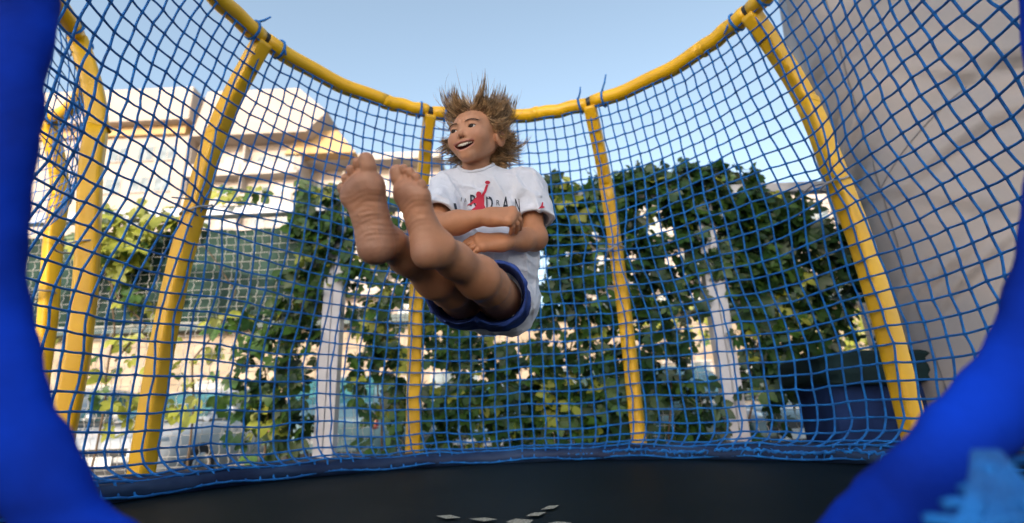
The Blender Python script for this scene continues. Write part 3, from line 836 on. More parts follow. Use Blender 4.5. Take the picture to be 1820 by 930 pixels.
def net_surface(angs, RT, ZT, zb, seed, zt):
    """returns f(angle, row) -> point, rows 0..NR"""
    prof = np.array([(1.250, -0.020), (1.262, 0.022), (1.345, 0.040), (1.425, 0.085), (1.438, 0.30), (1.432, 0.60), (1.405, 0.85), (1.370, zt),
                     (1.322, zt + 0.18), (1.262 + (RT - 1.137) * .4, 1.40 * ZT / 1.795), (1.19 + (RT - 1.137) * .8, 1.62 * ZT / 1.795), (RT - 0.012, ZT - 0.035)])
    s = np.concatenate([[0], np.cumsum(np.linalg.norm(np.diff(prof, axis=0), axis=1))])
    NR = 31
    rng = np.random.default_rng(seed)
    ph = rng.uniform(0, 6.28, 12)
    c0 = math.cos(math.pi / 8)
    def f(a, row):
        t = row / NR * s[-1]
        r = np.interp(t, s, prof[:, 0]); z = np.interp(t, s, prof[:, 1])
        k = int(round((a - angs[0]) / (math.pi / 4))); d = a - (angs[0] + k * math.pi / 4)   # to the nearest pole
        chord = c0 / math.cos(math.pi / 8 - abs(d))
        g = math.exp(-((z - zt) / 0.33) ** 2)
        r *= 1 + (chord - 1) * g * 0.85
        e = math.exp(-(d / 0.16) ** 2 - ((z - zt) / 0.17) ** 2)
        a2 = a - d * e * 0.55
        z2 = z + (zt - z) * e * 0.5
        r += e * 0.006
        env = math.sin(math.pi * min(1, max(0, row / NR)))
        r += env * (0.010 * math.sin(3.1 * a + 4.2 * z + ph[0]) + 0.008 * math.sin(7.3 * a - 6.0 * z + ph[1]))
        z2 += env * (0.012 * math.sin(5.0 * a + ph[2] + 2 * z) + 0.006 * math.sin(11.0 * a + ph[3] - 5 * z)) + (1 - row / NR) * 0.006 * math.sin(17 * a + ph[4])
        a2 += env * (0.006 * math.sin(8 * z + ph[5] + 2 * a) + 0.004 * math.sin(14 * z + 5 * a + ph[6]))
        return pol(r, a2, z2 + zb)
    return f, NR, prof, s

def make_net(loc, angs, RT, ZT, label, seed, zb=MZ, zt=1.035, NU=140, hole=None, sides=5, rad=0.0040, row0=0):
    root = empty('safety_net', (loc[0], loc[1], zb))
    tag(root, label, 'net', 'blue trampoline nets')
    f, NR, prof, s = net_surface(angs, RT, ZT, 0.0, seed, zt)
    rng = np.random.default_rng(seed + 1)
    nodes = np.zeros((NU, NR + 1, 3))
    for i in range(NU):
        for j in range(NR + 1): nodes[i, j] = f(angs[0] + i * 2 * math.pi / NU, j)
    nodes[:, 1:-1] += rng.normal(0, 0.0022, (NU, NR - 1, 3))
    zrow = np.interp(np.arange(NR + 1) / NR * s[-1], s, prof[:, 1])
    def inhole(i, j):
        if j < row0: return True
        if hole is None: return False
        a = (angs[0] + i * 2 * math.pi / NU) % (2 * math.pi)
        return abs(a - math.pi) < hole[0] and zrow[j] < hole[1]
    def runs(flags, closed):
        out, cur = [], []
        for idx, h in enumerate(flags):
            if h:
                if len(cur) > 1: out.append(cur)
                cur = []
            else: cur.append(idx)
        if len(cur) > 1: out.append(cur)
        if closed and len(out) > 1 and not flags[0] and not flags[-1]:
            out[0] = out.pop() + out[0]
        return out
    def cord(P, closed):
        """cord through the knots P, thicker at each knot"""
        n = len(P); Q, R = [], []
        m = n if closed else n - 1
        for i in range(m):
            a, b = P[i], P[(i + 1) % n]
            sag = np.array([0, 0, -0.0012]) + rng.normal(0, 0.0009, 3)
            for t, r in ((0, 1.42), (0.13, 1.05), (0.5, 0.98), (0.87, 1.05)):
                Q.append(a + (b - a) * t + sag * (4 * t * (1 - t))); R.append(rad * r)
        if not closed: Q.append(P[-1]); R.append(rad * 1.42)
        return tube_vf(Q, R, sides, closed, True)
    for i in range(NU):
        for run in runs([inhole(i, j) for j in range(NR + 1)], False):
            P = nodes[i, run]
            if run[-1] == NR: P = np.concatenate([P, [P[-1] + pol(0.012, angs[0] + i * 2 * math.pi / NU, 0.012)]])
            v, fc = cord(P, False); MB().add(v, fc, True).build('upright_cord', M_net, root)
    for j in range(NR + 1):
        fl = [inhole(i, j) for i in range(NU)]
        if not any(fl):
            v, fc = cord(nodes[:, j], True); MB().add(v, fc, True).build('cross_cord', M_net, root)
        elif not all(fl):
            for run in runs(fl, True):
                v, fc = cord(nodes[run, j], False); MB().add(v, fc, True).build('cross_cord', M_net, root)
    # blue ties on the rail either side of each pole, grey cord binding net and pole half-way up
    for k, a in enumerate(angs):
        for sgn in (-1, 1):
            b = a + sgn * random.uniform(0.045, 0.075)
            er = np.array([math.sin(b), math.cos(b), 0]); et = np.array([math.cos(b), -math.sin(b), 0]); ez = np.array([0, 0, 1.0])
            c = pol(RT, b, ZT); tl = random.uniform(-0.5, 0.5)
            pts = []
            for q in range(13):
                t = q * 2 * math.pi / 12
                pts.append(c + 0.0425 * (er * math.cos(t) + ez * math.sin(t)) + et * (0.012 * math.sin(t) * tl + 0.004 * q / 12))
            m = MB(); m.tube(pts, 0.0062, 6)
            tail = [c + 0.038 * er * math.cos(q) + 0.038 * ez * math.sin(q) for q in (2.2,)][0]
            d = et * random.uniform(-1, 1) * 0.6 - er * 0.25 + ez * random.choice((-0.9, 0.75, 0.75)); d /= np.linalg.norm(d)
            ln = random.uniform(0.06, 0.10)
            m.tube([tail, tail + d * ln * 0.5 + et * 0.004, tail + d * ln], [0.0052, 0.0052, 0.0036], 6)
            m.build('rail_tie', M_net, root)
        er = np.array([math.sin(a), math.cos(a), 0]); et = np.array([math.cos(a), -math.sin(a), 0]); ez = np.array([0, 0, 1.0])
        zz = zt + random.uniform(-0.02, 0.03)
        c = pol(1.43, a, zz); pts = []
        for q in range(17):
            t = q * 2 * math.pi / 16
            pts.append(c + er * 0.054 * math.cos(t) - er * (0.03 if math.cos(t) < -0.5 else 0) + et * 0.046 * math.sin(t) + ez * (0.022 * math.sin(t + k) + random.uniform(-.003, .003)))
        m = MB(); m.tube(pts, 0.0042, 6)
        sgn = random.choice((-1, 1))
        m.tube([c - er * 0.055, c - er * 0.065 + et * sgn * 0.07 + ez * 0.012, c - er * 0.07 + et * sgn * 0.14 - ez * 0.01], [0.004, 0.004, 0.003], 6)
        m.build('pole_tie', M_greycord, root)
    return root, nodes

PHASE = 0.0202
ANGLES = None
tramp, ANGLES, jump_mat = make_trampoline((0, 0), PHASE, 1.140, 1.795, 'big round trampoline with black mat and tall yellow poles around the jumping child')
net, net_nodes = make_net((0, 0), ANGLES, 1.140, 1.795, 'blue knotted safety net hanging all round the jumping child', 3, hole=(0.47, 1.0))

# faded white print flakes on the mat
for quad in (((775, 917), (793, 922), (819, 920), (800, 915)), ((833, 922), (860, 927), (884, 923), (862, 920)),
             ((898, 928), (916, 922), (948, 924), (936, 934)), ((934, 917), (950, 911), (971, 910), (957, 917)),
             ((961, 906), (975, 899), (994, 898), (984, 904)), ((972, 930), (990, 927), (1016, 929), (1010, 934))):
    v = []
    for px, py in quad:
        d = ray(px, py); p = CAM + d * ((MZ - CAM[2] - 0.0355) / d[2]); v.append(p)
    MB().add(v, [(0, 1, 2, 3)]).build('worn_print', M_print, jump_mat)

# padded entrance rim of the net: a thick fabric-wrapped hoop standing open in front of the lens
rim_px = [(42, 0, .47), (24, 150, .465), (0, 300, .46), (-22, 430, .455), (-16, 590, .45), (18, 742, .45), (78, 862, .45), (150, 975, .455), (330, 1065, .47), (560, 1110, .49), (900, 1122, .50),
          (1230, 1105, .49), (1420, 1050, .475), (1545, 955, .46), (1622, 868, .45), (1722, 768, .445), (1818, 650, .445), (1872, 500, .45), (1892, 330, .46), (1892, 130, .47),
          (1855, -80, .49), (1760, -290, .51), (1560, -450, .53), (1240, -550, .55), (900, -585, .56), (560, -545, .55), (280, -440, .53), (110, -270, .51), (45, -110, .49)]
K = np.array([at_y(q[0], q[1], -0.97) for q in rim_px])
def closed_spline(K, n):
    m = len(K); out = []
    for s in np.linspace(0, m, n, endpoint=False):
        i = int(s); t = s - i
        p0, p1, p2, p3 = K[(i - 1) % m], K[i], K[(i + 1) % m], K[(i + 2) % m]
        out.append(0.5 * ((2 * p1) + (-p0 + p2) * t + (2 * p0 - 5 * p1 + 4 * p2 - p3) * t * t + (-p0 + 3 * p1 - 3 * p2 + p3) * t ** 3))
    return np.array(out)
RIM = closed_spline(K, 220)
RIM[:, 2] = np.maximum(RIM[:, 2], MZ - 0.02)
rc_ = RIM.mean(0)
V, F = [], []
ns = 20
crs = [(random.uniform(0, 220), random.uniform(0, 6.28), random.uniform(1.2, 3.0), random.uniform(.05, .13)) for _ in range(46)]
for i in range(220):
    T = RIM[(i + 1) % 220] - RIM[i - 1]; T /= np.linalg.norm(T)
    out = RIM[i] - rc_; out -= T * (out @ T); out /= np.linalg.norm(out)
    dp = np.cross(T, out)
    for j in range(ns):
        t = j * 2 * math.pi / ns
        w = 1 + 0.035 * math.sin(i * 0.61 + 2.0 * math.sin(t)) + 0.03 * math.sin(i * 1.33 + 3 * t) + 0.03 * math.sin(i * 0.21 - 2 * t)
        for i0, t0, wd, am in crs:
            di = (i - i0 + 110) % 220 - 110 + 2.0 * math.sin(t - t0)
            w -= am * math.exp(-(di / wd) ** 2) * (0.5 + 0.5 * math.cos(t - t0))
        lowf = min(1.0, max(0.0, (RIM[i][2] - MZ + 0.02) / 0.08))          # flattened where it lies on the mat
        V.append(RIM[i] + out * (0.010 + 0.022 * lowf) * w * math.cos(t) + dp * (0.034 - 0.014 * lowf) * w * math.sin(t))
for i in range(220):
    k = (i + 1) % 220
    for j in range(ns): F.append((i * ns + j, i * ns + (j + 1) % ns, k * ns + (j + 1) % ns, k * ns + j))
rim = np_mesh('entrance_rim', np.array(V) - np.array([0, 0, MZ]), F)
rim_o = link('entrance_rim', rim, M_rim, net)
rim_o['label'] = 'thick deep blue fabric rim of the entrance hole'
# loose net collar between the rim and the cylinder of net behind the lens
NC = 72; rings = []
for q in range(4):
    s = q / 3.0; ring = []
    for i in range(NC):
        p = RIM[int(i * 220 / NC)]; o = p - rc_
        al = math.atan2(o[2], o[0])
        tgt = pol(1.36, math.pi - 0.50 * math.cos(al) * 1.05, MZ + 0.50 + 0.53 * math.sin(al))
        o /= np.linalg.norm(o)
        a = p + o * 0.03
        ring.append(a + (tgt - a) * s + np.array([0, -0.03 * math.sin(s * 3.14), 0.015 * math.sin(i * 1.7) * s]))
    rings.append(ring)
rings = np.array(rings) - np.array([0, 0, MZ])
for q in range(1, 4):
    v, fc = tube_vf(rings[q], 0.004, 5, True); MB().add(v, fc, True).build('collar_cord', M_net, net)
for i in range(NC):
    v, fc = tube_vf(rings[:, i], 0.004, 5); MB().add(v, fc, True).build('collar_cord', M_net, net)
# bunched hem rope with frayed knots at the foot of the net, right of the middle
fN, NRr, _, _ = net_surface(ANGLES, 1.14, 1.795, 0.0, 3, 1.035)
hp, hr = [], []
for q in range(150):
    a = 0.18 + q / 149 * 1.1
    p = fN(a, 0.35); hp.append(p + np.array([random.uniform(-.004, .004), random.uniform(-.004, .004), random.uniform(-.003, .005)])); hr.append(random.uniform(.004, .0085))
hm = MB(); hm.tube(hp, hr, 6)
for q in range(46):
    c = hp[random.randrange(150)]
    d = np.array([random.uniform(-1, 1), random.uniform(-1, .2), random.uniform(-.6, .8)]); d /= np.linalg.norm(d)
    hm.tube([c, c + d * 0.012, c + d * 0.024 + np.array([0, 0, -.006])], [.004, .003, .001], 5)
hm.build('hem_rope', M_net, net)
# the neighbouring trampoline on the left
tramp2, ANG2, _ = make_trampoline((-3.13, 0.06), -0.04, 1.25, 1.96, 'second round trampoline standing on the left beyond the net')
net2, _ = make_net((-3.13, 0.06), ANG2, 1.25, 1.96, 'blue net of the second trampoline at the left edge', 9, NU=110, sides=4, zt=0.95, row0=21, rad=0.003)

# loose bunch of the same net hooked over the outside of the rim, close to the lens
bm_ = MB(); rb_ = random.Random(4)
for q in range(7):
    ox = -70 + q * 24 + rb_.uniform(-6, 6)
    K_ = [at_y(1752 + ox * .25, 806, -1.06), at_y(1768 + ox * .5, 850, -1.09), at_y(1780 + ox * .85, 905, -1.11), at_y(1776 + ox * 1.4, 985, -1.12)]
    P_ = closed_spline(np.array(K_ + K_[::-1][1:-1]), 48)[:25]
    bm_.tube(P_ - np.array([0, 0, MZ]), 0.0028, 5)
for q in range(4):
    z_ = 838 + q * 30; hw_ = 26 + q * 26
    bm_.tube([at_y(1770 + hw_ * t_, z_ + 5 * math.sin(t_ * 4 + q), -1.085 - .010 * q) - np.array([0, 0, MZ]) for t_ in np.linspace(-1.2, 1.2, 14)], 0.0028, 5)
bm_.build('net_bunch', M_net, net)
# ------------------------------------------------------------------ the jumping child
CB = -CF
def cv(x, y, z):
    """vector given as (image right, image up, towards the camera)"""
    v = x * CR + y * CU + z * CB
    return v / np.linalg.norm(v)
def frame(y, z):
    """orthonormal rows x, y, z with y kept and z made perpendicular to it"""
    y = y / np.linalg.norm(y); z = z - y * (z @ y); z /= np.linalg.norm(z)
    return np.stack([np.cross(y, z), y, z])

# joints (photograph pixel, depth)
J = {k: at(*v) for k, v in dict(
    neck=(848, 312, 1.43), neck2=(846, 288, 1.425), chest=(858, 372, 1.42), belly=(864, 450, 1.40), pelvis=(862, 528, 1.40),
    shR=(796, 338, 1.42), shL=(938, 336, 1.42), elR=(772, 404, 1.26), wrR=(862, 386, 1.23), elL=(950, 423, 1.35), wrL=(900, 431, 1.25),
    hipR=(822, 530, 1.38), hipL=(892, 534, 1.38), knR=(800, 512, 1.11), knL=(868, 508, 1.11), anR=(704, 436, 0.87), anL=(783, 444, 0.885)).items()}

# frames: feet (rows: medial/lateral x, heel-to-toe y, sole-to-instep z)
FR = frame(cv(-0.16, 0.96, 0.02), cv(0.26, 0.12, -0.95))      # child's right foot, sole to the lens
FL = frame(cv(-0.20, 0.95, -0.10), cv(0.52, 0.12, -0.84))     # child's left foot, turned
heelR, heelL = at(662, 460, 0.855), at(752, 470, 0.855)
def foot_prims(sx, wd=.94, rs=.95):
    """sx=+1: big toe on the +x side"""
    p = [((0, .028, .029), (0, .028, .029), .0275, .0275, .0),
         ((-.003, .028, .032), (-.013, .095, .024), .0255, .0205, .02),
         ((.003, .05, .038), (.016, .125, .025), .0225, .0210, .02),
         ((.002, .030, .050), (.006, .105, .036), .0235, .0185, .025),
         ((.019, .138, .0215), (-.026, .122, .0185), .0215, .0185, .02),
         ((.004, .142, .018), (-.012, .135, .017), .018, .0165, .015),
         ((.023, .150, .0165), (.024, .163, .0155), .0115, .0105, .008),
         ((.024, .165, .0150), (.0225, .176, .0145), .0145, .0142, .004)]
    for x0, y0, x1, y1, r in ((.0035, .150, .0030, .1765, .0086), (-.0105, .146, -.0130, .1670, .0082), (-.0225, .139, -.0265, .1545, .0079), (-.0330, .130, -.0385, .1395, .0078)):
        p.append(((x0, y0, .016), (x1, y1 - .006, .0175), r * .80, r * .74, .004))
        p.append(((x1, y1 - .004, .0165), (x1, y1, .0150), r * 1.08, r, .0015))
    return [((sx * wd * a[0], a[1], a[2]), (sx * wd * b[0], b[1], b[2]), ra * rs, rb * rs, k) for a, b, ra, rb, k in p]
def place(prims, org, M, s=1.0):
    out = []
    for a, b, ra, rb, k in prims:
        out.append((org + (np.array(a) * s) @ M, org + (np.array(b) * s) @ M, ra * s, rb * s, k))
    return out
def toe_side(M, other):   # +x axis of the frame should point to the big toe
    return 1
# medial side: right foot's big toe is towards image right, left foot's towards image left
sR = 1 if (FR[0] @ CR) > 0 else -1
sL = 1 if (FL[0] @ CR) < 0 else -1
FS = 1.0
heelR0 = heelR - (np.array([0, .008, .015])) @ FR
heelL0 = heelL - (np.array([0, .008, .015])) @ FL
P_footR = place(foot_prims(sR), heelR0, FR, 0.955)
P_footL = place(foot_prims(sL, .80, .88), heelL0, FL, 0.99)
ankR = heelR0 + np.array([0, .034, .072]) @ FR
ankL = heelL0 + np.array([0, .036, .058]) @ FL

def leg_prims(hip, kn, an):
    d = an - kn
    mid = kn + d * 0.32
    calf = mid + (np.cross(np.cross(d, kn - hip), d) / (np.linalg.norm(np.cross(np.cross(d, kn - hip), d)) + 1e-9)) * 0.010
    low = kn + d * 0.72
    return [(hip, kn, .060, .0375, .0), (kn, calf, .0350, .0365, .035), (calf, low, .0365, .0260, .04), (low, an, .0260, .0245, .04), (an, an, .0250, .0250, .03)]
P_legR = leg_prims(J['hipR'], J['knR'], ankR)
P_legL = leg_prims(J['hipL'], J['knL'], ankL)
# kneecaps, then ankle bones
for P_, kn, hip, an in ((P_legR, J['knR'], J['hipR'], ankR), (P_legL, J['knL'], J['hipL'], ankL)):
    o = dirn0 = (kn - (hip + an) / 2); o = o / np.linalg.norm(o); P_.append((kn + o * .016, kn + o * .016 + (an - kn) * .06, .0245, .0235, .03))
for P_, an, M in ((P_legR, ankR, FR), (P_legL, ankL, FL)):
    for s in (-1, 1): P_.append((an + np.array([s * .021, .0, .004]) @ M, an + np.array([s * .021, 0, .004]) @ M, .0105, .0105, .012))

def hand_prims(wr, Y, Zb, thumb, curl, spread=1.0, s=1.0):
    """Y: wrist to knuckles, Zb: back of the hand, thumb=+1/-1 side along x; curl: bend per joint"""
    M = frame(Y, Zb); out = [((0, -.012, 0), (0, .012, 0), .0185, .0185, .0)]
    xs = (.0215, .0075, -.0065, -.0195); ln = (.046, .051, .047, .037); kn = (.060, .063, .060, .054)
    for i in range(4):
        x = xs[i] * spread
        out.append(((x * .55, .008, 0), (x, kn[i], .001), .0135, .0098, .016))
        out.append(((x, kn[i], .002), (x, kn[i], .002), .0102, .0102, .006))
        p = np.array([x, kn[i], .001]); a = 0.0; L = ln[i]
        for q, fr in enumerate((0.42, 0.32, 0.26)):
            a += curl[q] * (1 + 0.08 * i)
            p2 = p + L * fr * np.array([xs[i] * .9 * (1 if q == 0 else .4), math.cos(a), -math.sin(a)])
            out.append((tuple(p), tuple(p2), (.0084, .0077, .0071)[q] * (0.92 if i == 3 else 1), (.0077, .0071, .0062)[q] * (0.92 if i == 3 else 1), .0018))
            p = p2
    out.append(((.012, .012, -.004), (.031, .036, -.012), .0125, .0092, .012))
    out.append(((.031, .036, -.012), (.034, .060, -.018), .0090, .0072, .004))
    out = [((thumb * a[0], a[1], a[2]), (thumb * b[0], b[1], b[2]), ra, rb, k) for a, b, ra, rb, k in out]
    return place(out, wr, M, s)
P_handR = hand_prims(J['wrR'] + cv(1, 0, 0) * .006, cv(1.0, 0.0, 0.10), cv(0.10, 0.72, 0.69), -1, (0.85, 0.50, 0.25), spread=1.12, s=0.97)
P_handL = hand_prims(J['wrL'] + cv(-1, 0, 0) * .006, cv(-1.0, -0.02, 0.20), cv(0.05, 0.80, 0.60), 1, (0.38, 0.26, 0.15), spread=1.15, s=0.97)
P_armR = [(J['shR'], J['elR'], .036, .028, .0), (J['elR'], J['elR'], .028, .028, .02), (J['elR'], J['wrR'] + (J['elR'] - J['wrR']) * .55, .0280, .0270, .02), (J['wrR'] + (J['elR'] - J['wrR']) * .55, J['wrR'], .0270, .0190, .02)]
P_armL = [(J['shL'], J['elL'], .036, .028, .0), (J['elL'], J['elL'], .029, .029, .02), (J['elL'], J['wrL'] + (J['elL'] - J['wrL']) * .55, .0285, .0270, .02), (J['wrL'] + (J['elL'] - J['wrL']) * .55, J['wrL'], .0270, .0190, .02)]
P_torso = [(J['chest'] + cv(1, 0, 0) * -.045, J['chest'] + cv(1, 0, 0) * .045, .062, .062, .0), (J['belly'] + cv(-1, 0, 0) * .03, J['belly'] + cv(1, 0, 0) * .03, .065, .065, .05), (J['pelvis'] + cv(-1, 0, 0) * .035, J['pelvis'] + cv(1, 0, 0) * .035, .068, .068, .05),
           (J['chest'], J['belly'], .07, .068, .05), (J['belly'], J['pelvis'], .068, .07, .05), (J['shR'], J['shL'], .040, .040, .05), (J['neck'] - cv(0, 1, 0) * .03, J['neck2'] + cv(0, 1, 0) * .02, .042, .036, .03)]

# head frame: x child's left, y out of the face, z up
HEADC = at(845, 247, 1.41)
_fy = cv(-0.43, 0.19, 0.88); _fz = cv(-0.13, 0.97, -0.12)
HM = frame(_fy, _fz)                       # rows x, y, z
if HM[0] @ CR < 0: HM[0] = -HM[0]
HS = 0.895
def head_sdf(P):
    q = ((P - HEADC) @ HM.T) / HS
    ax = np.abs(q[:, 0]); qa = q.copy(); qa[:, 0] = ax          # mirrored
    d = ellip(q, (0, -.016, .022), (.070, .086, .080))
    d = smin(d, ellip(q, (0, .028, -.016), (.054, .054, .066)), .03)
    d = smin(d, rcone(qa, (.043, .000, -.036), (.006, .054, -.073), .017, .016), .022)
    d = smin(d, rcone(q, (-.004, .062, -.080), (.004, .062, -.080), .0135, .0135), .018)
    d = smin(d, rcone(qa, (.036, .052, -.024), (.032, .050, -.030), .0255, .0245), .02)          # cheeks pushed up by the smile
    d = smin(d, rcone(qa, (.010, .074, .022), (.042, .058, .020), .0085, .0085), .014)           # brow
    d = smax(d, -ellip(qa, (.0300, .0905, .003), (.0175, .0145, .0105)), .010)                   # sockets
    lid = ellip(qa, (.0300, .0620, .0015), (.0168, .0180, .0150))
    d = smin(d, lid, .004)
    slit = ellip(qa, (.0300, .0800, -.0005), (.0142, .0120, .0050))
    d = smax(d, -slit, .0022)
    d = smin(d, rcone(q, (0, .0720, .006), (0, .0865, -.0200), .0055, .0072), .010)              # nose
    d = smin(d, rcone(q, (0, .0880, -.0220), (0, .0880, -.0220), .0082, .0082), .006)
    d = smin(d, rcone(qa, (.0090, .0790, -.0255), (.0090, .0790, -.0255), .0062, .0062), .006)
    d = smax(d, -rcone(qa, (.0050, .0840, -.0325), (.0054, .078, -.0290), .0027, .0024), .002)
    # open smile: a crescent cut, corners higher than the middle
    yy = q[:, 2] - (-.0555 + 10.0 * ax * ax)
    half = np.clip(.0115 * (1 - (ax / .0345) ** 2), -.004, None)
    cut = np.maximum(np.abs(yy + .001) - half, ax - .0315)
    deep = np.maximum(cut, .050 - q[:, 1])
    lipU = np.sqrt((np.abs(yy + .001 - half - .0015) / 1.15) ** 2 + np.maximum(0, ax - .029) ** 2 + (q[:, 1] - (.0785 - 15.0 * ax * ax)) ** 2) - .0036
    lipL = np.sqrt((np.abs(yy + .001 + half + .0025) / 1.3) ** 2 + np.maximum(0, ax - .026) ** 2 + (q[:, 1] - (.0785 - 15.0 * ax * ax)) ** 2) - .0044
    d = smin(d, lipU, .005); d = smin(d, lipL, .006)
    d = smax(d, -deep, .003)
    # ears
    e = ellip(q, (.0775, -.010, -.014), (.0105, .0195, .0290), np.array([[.94, .34, 0], [-.34, .94, 0], [0, 0, 1]]))
    e = smax(e, -ellip(q, (.0865, -.004, -.012), (.0080, .0115, .0185)), .004)
    d = smin(d, e, .006)
    return d * HS

GROUPS = [P_torso, P_armR + P_handR, P_armL + P_handL, P_legR + P_footR, P_legL + P_footL]
def _bb(g):
    A = np.array([p[0] for p in g] + [p[1] for p in g]); r = max(max(p[2], p[3]) for p in g); return A.min(0) - r, A.max(0) + r
GBB = [_bb(g) for g in GROUPS]
def body_sdf(P):
    lo, hi = P.min(0), P.max(0); d = None
    for gi, (g, (bl, bh)) in enumerate(zip(GROUPS, GBB)):
        gap = np.maximum(np.maximum(bl - hi, lo - bh), 0)
        if np.linalg.norm(gap) > 0.07 and d is not None: continue
        dg = None
        for a, b, ra, rb, k in g:
            if dg is not None:
                pl = np.minimum(a, b) - max(ra, rb) - .045; ph = np.maximum(a, b) + max(ra, rb) + .050
                if (lo > ph).any() or (hi < pl).any():
                    if len(P) > 50: continue
            x = rcone(P, a, b, ra, rb)
            dg = x if dg is None else smin(dg, x, max(k, .0015))
        d = dg if d is None else smin(d, dg, .006)
    for org, M in ((heelR0, FR), (heelL0, FL)):
        if (lo < org + .22).all() and (hi > org - .22).all():
            f = (P - org) @ M.T
            w = np.exp(-((f[:, 1] - .085) / .045) ** 2) * np.clip((.026 - f[:, 2]) / .01, 0, 1) * (np.abs(f[:, 0]) < .06)
            d = d + w * .00028 * np.sin(f[:, 1] * 620 + 3.0 * np.sin(f[:, 0] * 90) + 1.5 * np.sin(f[:, 1] * 170))
            d = d + w * .0003 * np.sin(f[:, 1] * 210 + 30 * f[:, 0])
    if np.linalg.norm(np.maximum(np.maximum(HEADC - .14 - hi, lo - HEADC - .14), 0)) < .06:
        d = smin(d, head_sdf(P), .012)
    return d
allp = np.array([p[0] for g in GROUPS for p in g] + [p[1] for g in GROUPS for p in g] + [HEADC - .13, HEADC + .13])
lo, hi = allp.min(0) - .07, allp.max(0) + .07
BV, BF = mesh_sdf(body_sdf, lo, hi, 0.0021)

# skin colours that belong to the skin itself: lips, dusty soles, rosy cheeks
def skin_material():
    m = bpy.data.materials.new('tanned_skin')
    nt, b = _nodes(m); N, L = nt.nodes, nt.links
    at_ = N.new('ShaderNodeAttribute'); at_.attribute_name = 'tint'
    tc = N.new('ShaderNodeTexCoord')
    nz = N.new('ShaderNodeTexNoise'); nz.inputs['Scale'].default_value = 28; nz.inputs['Detail'].default_value = 5
    L.new(tc.outputs['Object'], nz.inputs['Vector'])
    mr = N.new('ShaderNodeMapRange'); mr.inputs['From Min'].default_value = .3; mr.inputs['From Max'].default_value = .7; mr.inputs['To Min'].default_value = .88; mr.inputs['To Max'].default_value = 1.08
    L.new(nz.outputs['Fac'], mr.inputs['Value'])
    mx = N.new('ShaderNodeMix'); mx.data_type = 'RGBA'; mx.blend_type = 'MULTIPLY'; mx.inputs['Factor'].default_value = 1
    L.new(at_.outputs['Color'], mx.inputs['A']); L.new(mr.outputs[0], mx.inputs['B'])
    L.new(mx.outputs['Result'], b.inputs['Base Color'])
    b.inputs['Roughness'].default_value = 0.50; b.inputs['Specular IOR Level'].default_value = 0.4
    b.inputs['Subsurface Weight'].default_value = 0.12; b.inputs['Subsurface Radius'].default_value = (.010, .004, .002); b.inputs['Subsurface Scale'].default_value = 1.0
    n2 = N.new('ShaderNodeTexNoise'); n2.inputs['Scale'].default_value = 160; n2.inputs['Detail'].default_value = 4
    L.new(tc.outputs['Object'], n2.inputs['Vector'])
    bp = N.new('ShaderNodeBump'); bp.inputs['Strength'].default_value = .25; bp.inputs['Distance'].default_value = .002
    L.new(n2.outputs['Fac'], bp.inputs['Height']); L.new(bp.outputs[0], b.inputs['Normal'])
    return m
M_skin = skin_material()
def skin_tint(V):
    c = np.tile(np.array([0.47, 0.215, 0.112]), (len(V), 1))
    def blend(w, col):
        nonlocal c
        w = np.clip(w, 0, 1)[:, None]; c = c * (1 - w) + np.array(col) * w
    q = (V - HEADC) @ HM.T / HS; ax = np.abs(q[:, 0])
    face = (np.linalg.norm(q, axis=1) < .14)
    blend(face * 1.0, (0.56, 0.28, 0.16))
    yy = q[:, 2] - (-.0555 + 10.0 * ax * ax); half = np.clip(.0115 * (1 - (ax / .0345) ** 2), 0, None)
    fr = face & (q[:, 1] > .045)
    lip = fr * (ax < .034) * np.clip(1 - (np.abs(np.abs(yy + .001) - half - .002) / .0042) ** 2, 0, 1)
    blend(lip * .8, (0.50, 0.19, 0.155))
    blend(fr * np.clip(((.0785 - 15.0 * ax * ax - .0060) - q[:, 1]) / .003, 0, 1) * (np.abs(yy + .001) < half + .001) * (ax < .029), (0.16, 0.035, 0.03))
    blend(face * np.exp(-(((ax - .040) / .018) ** 2 + ((q[:, 2] + .028) / .016) ** 2)) * (q[:, 1] > .02) * .3, (0.58, 0.24, 0.16))
    for org, M in ((heelR0, FR), (heelL0, FL)):
        f = (V - org) @ M.T; on = (f[:, 1] > -.02) & (f[:, 1] < .20) & (np.abs(f[:, 0]) < .06) & (f[:, 2] < .036) & (f[:, 2] > -.03)
        s = on * np.clip((.034 - f[:, 2]) / .030, 0, 1)
        dirt = .5 + .5 * wob(f, 90, 4)
        blend(s * (.45 + .35 * dirt), (0.34, 0.185, 0.125))
        press = on * (np.exp(-(((f[:, 1] - .03) / .024) ** 2 + (f[:, 0] / .024) ** 2)) + np.exp(-(((f[:, 1] - .128) / .02) ** 2 + (f[:, 0] / .035) ** 2))) * np.clip((.03 - f[:, 2]) / .025, 0, 1)
        blend(press * .45, (0.24, 0.125, 0.09))
    return c
child = empty('person', tuple(J['pelvis']))
tag(child, 'barefoot laughing child in white printed T-shirt and blue shorts jumping with feet forward', 'person')
ORG = np.array(J['pelvis'])
def body_part(name, V, F, m, parent=None, smooth=True):
    o = link(name, np_mesh(name, V - ORG, F, smooth), m, parent or child); return o
body = body_part('body', BV, BF, M_skin)
ca = body.data.color_attributes.new('tint', 'FLOAT_COLOR', 'POINT')
tint = np.concatenate([skin_tint(BV), np.ones((len(BV), 1))], 1).astype(np.float32)
ca.data.foreach_set('color', tint.ravel())

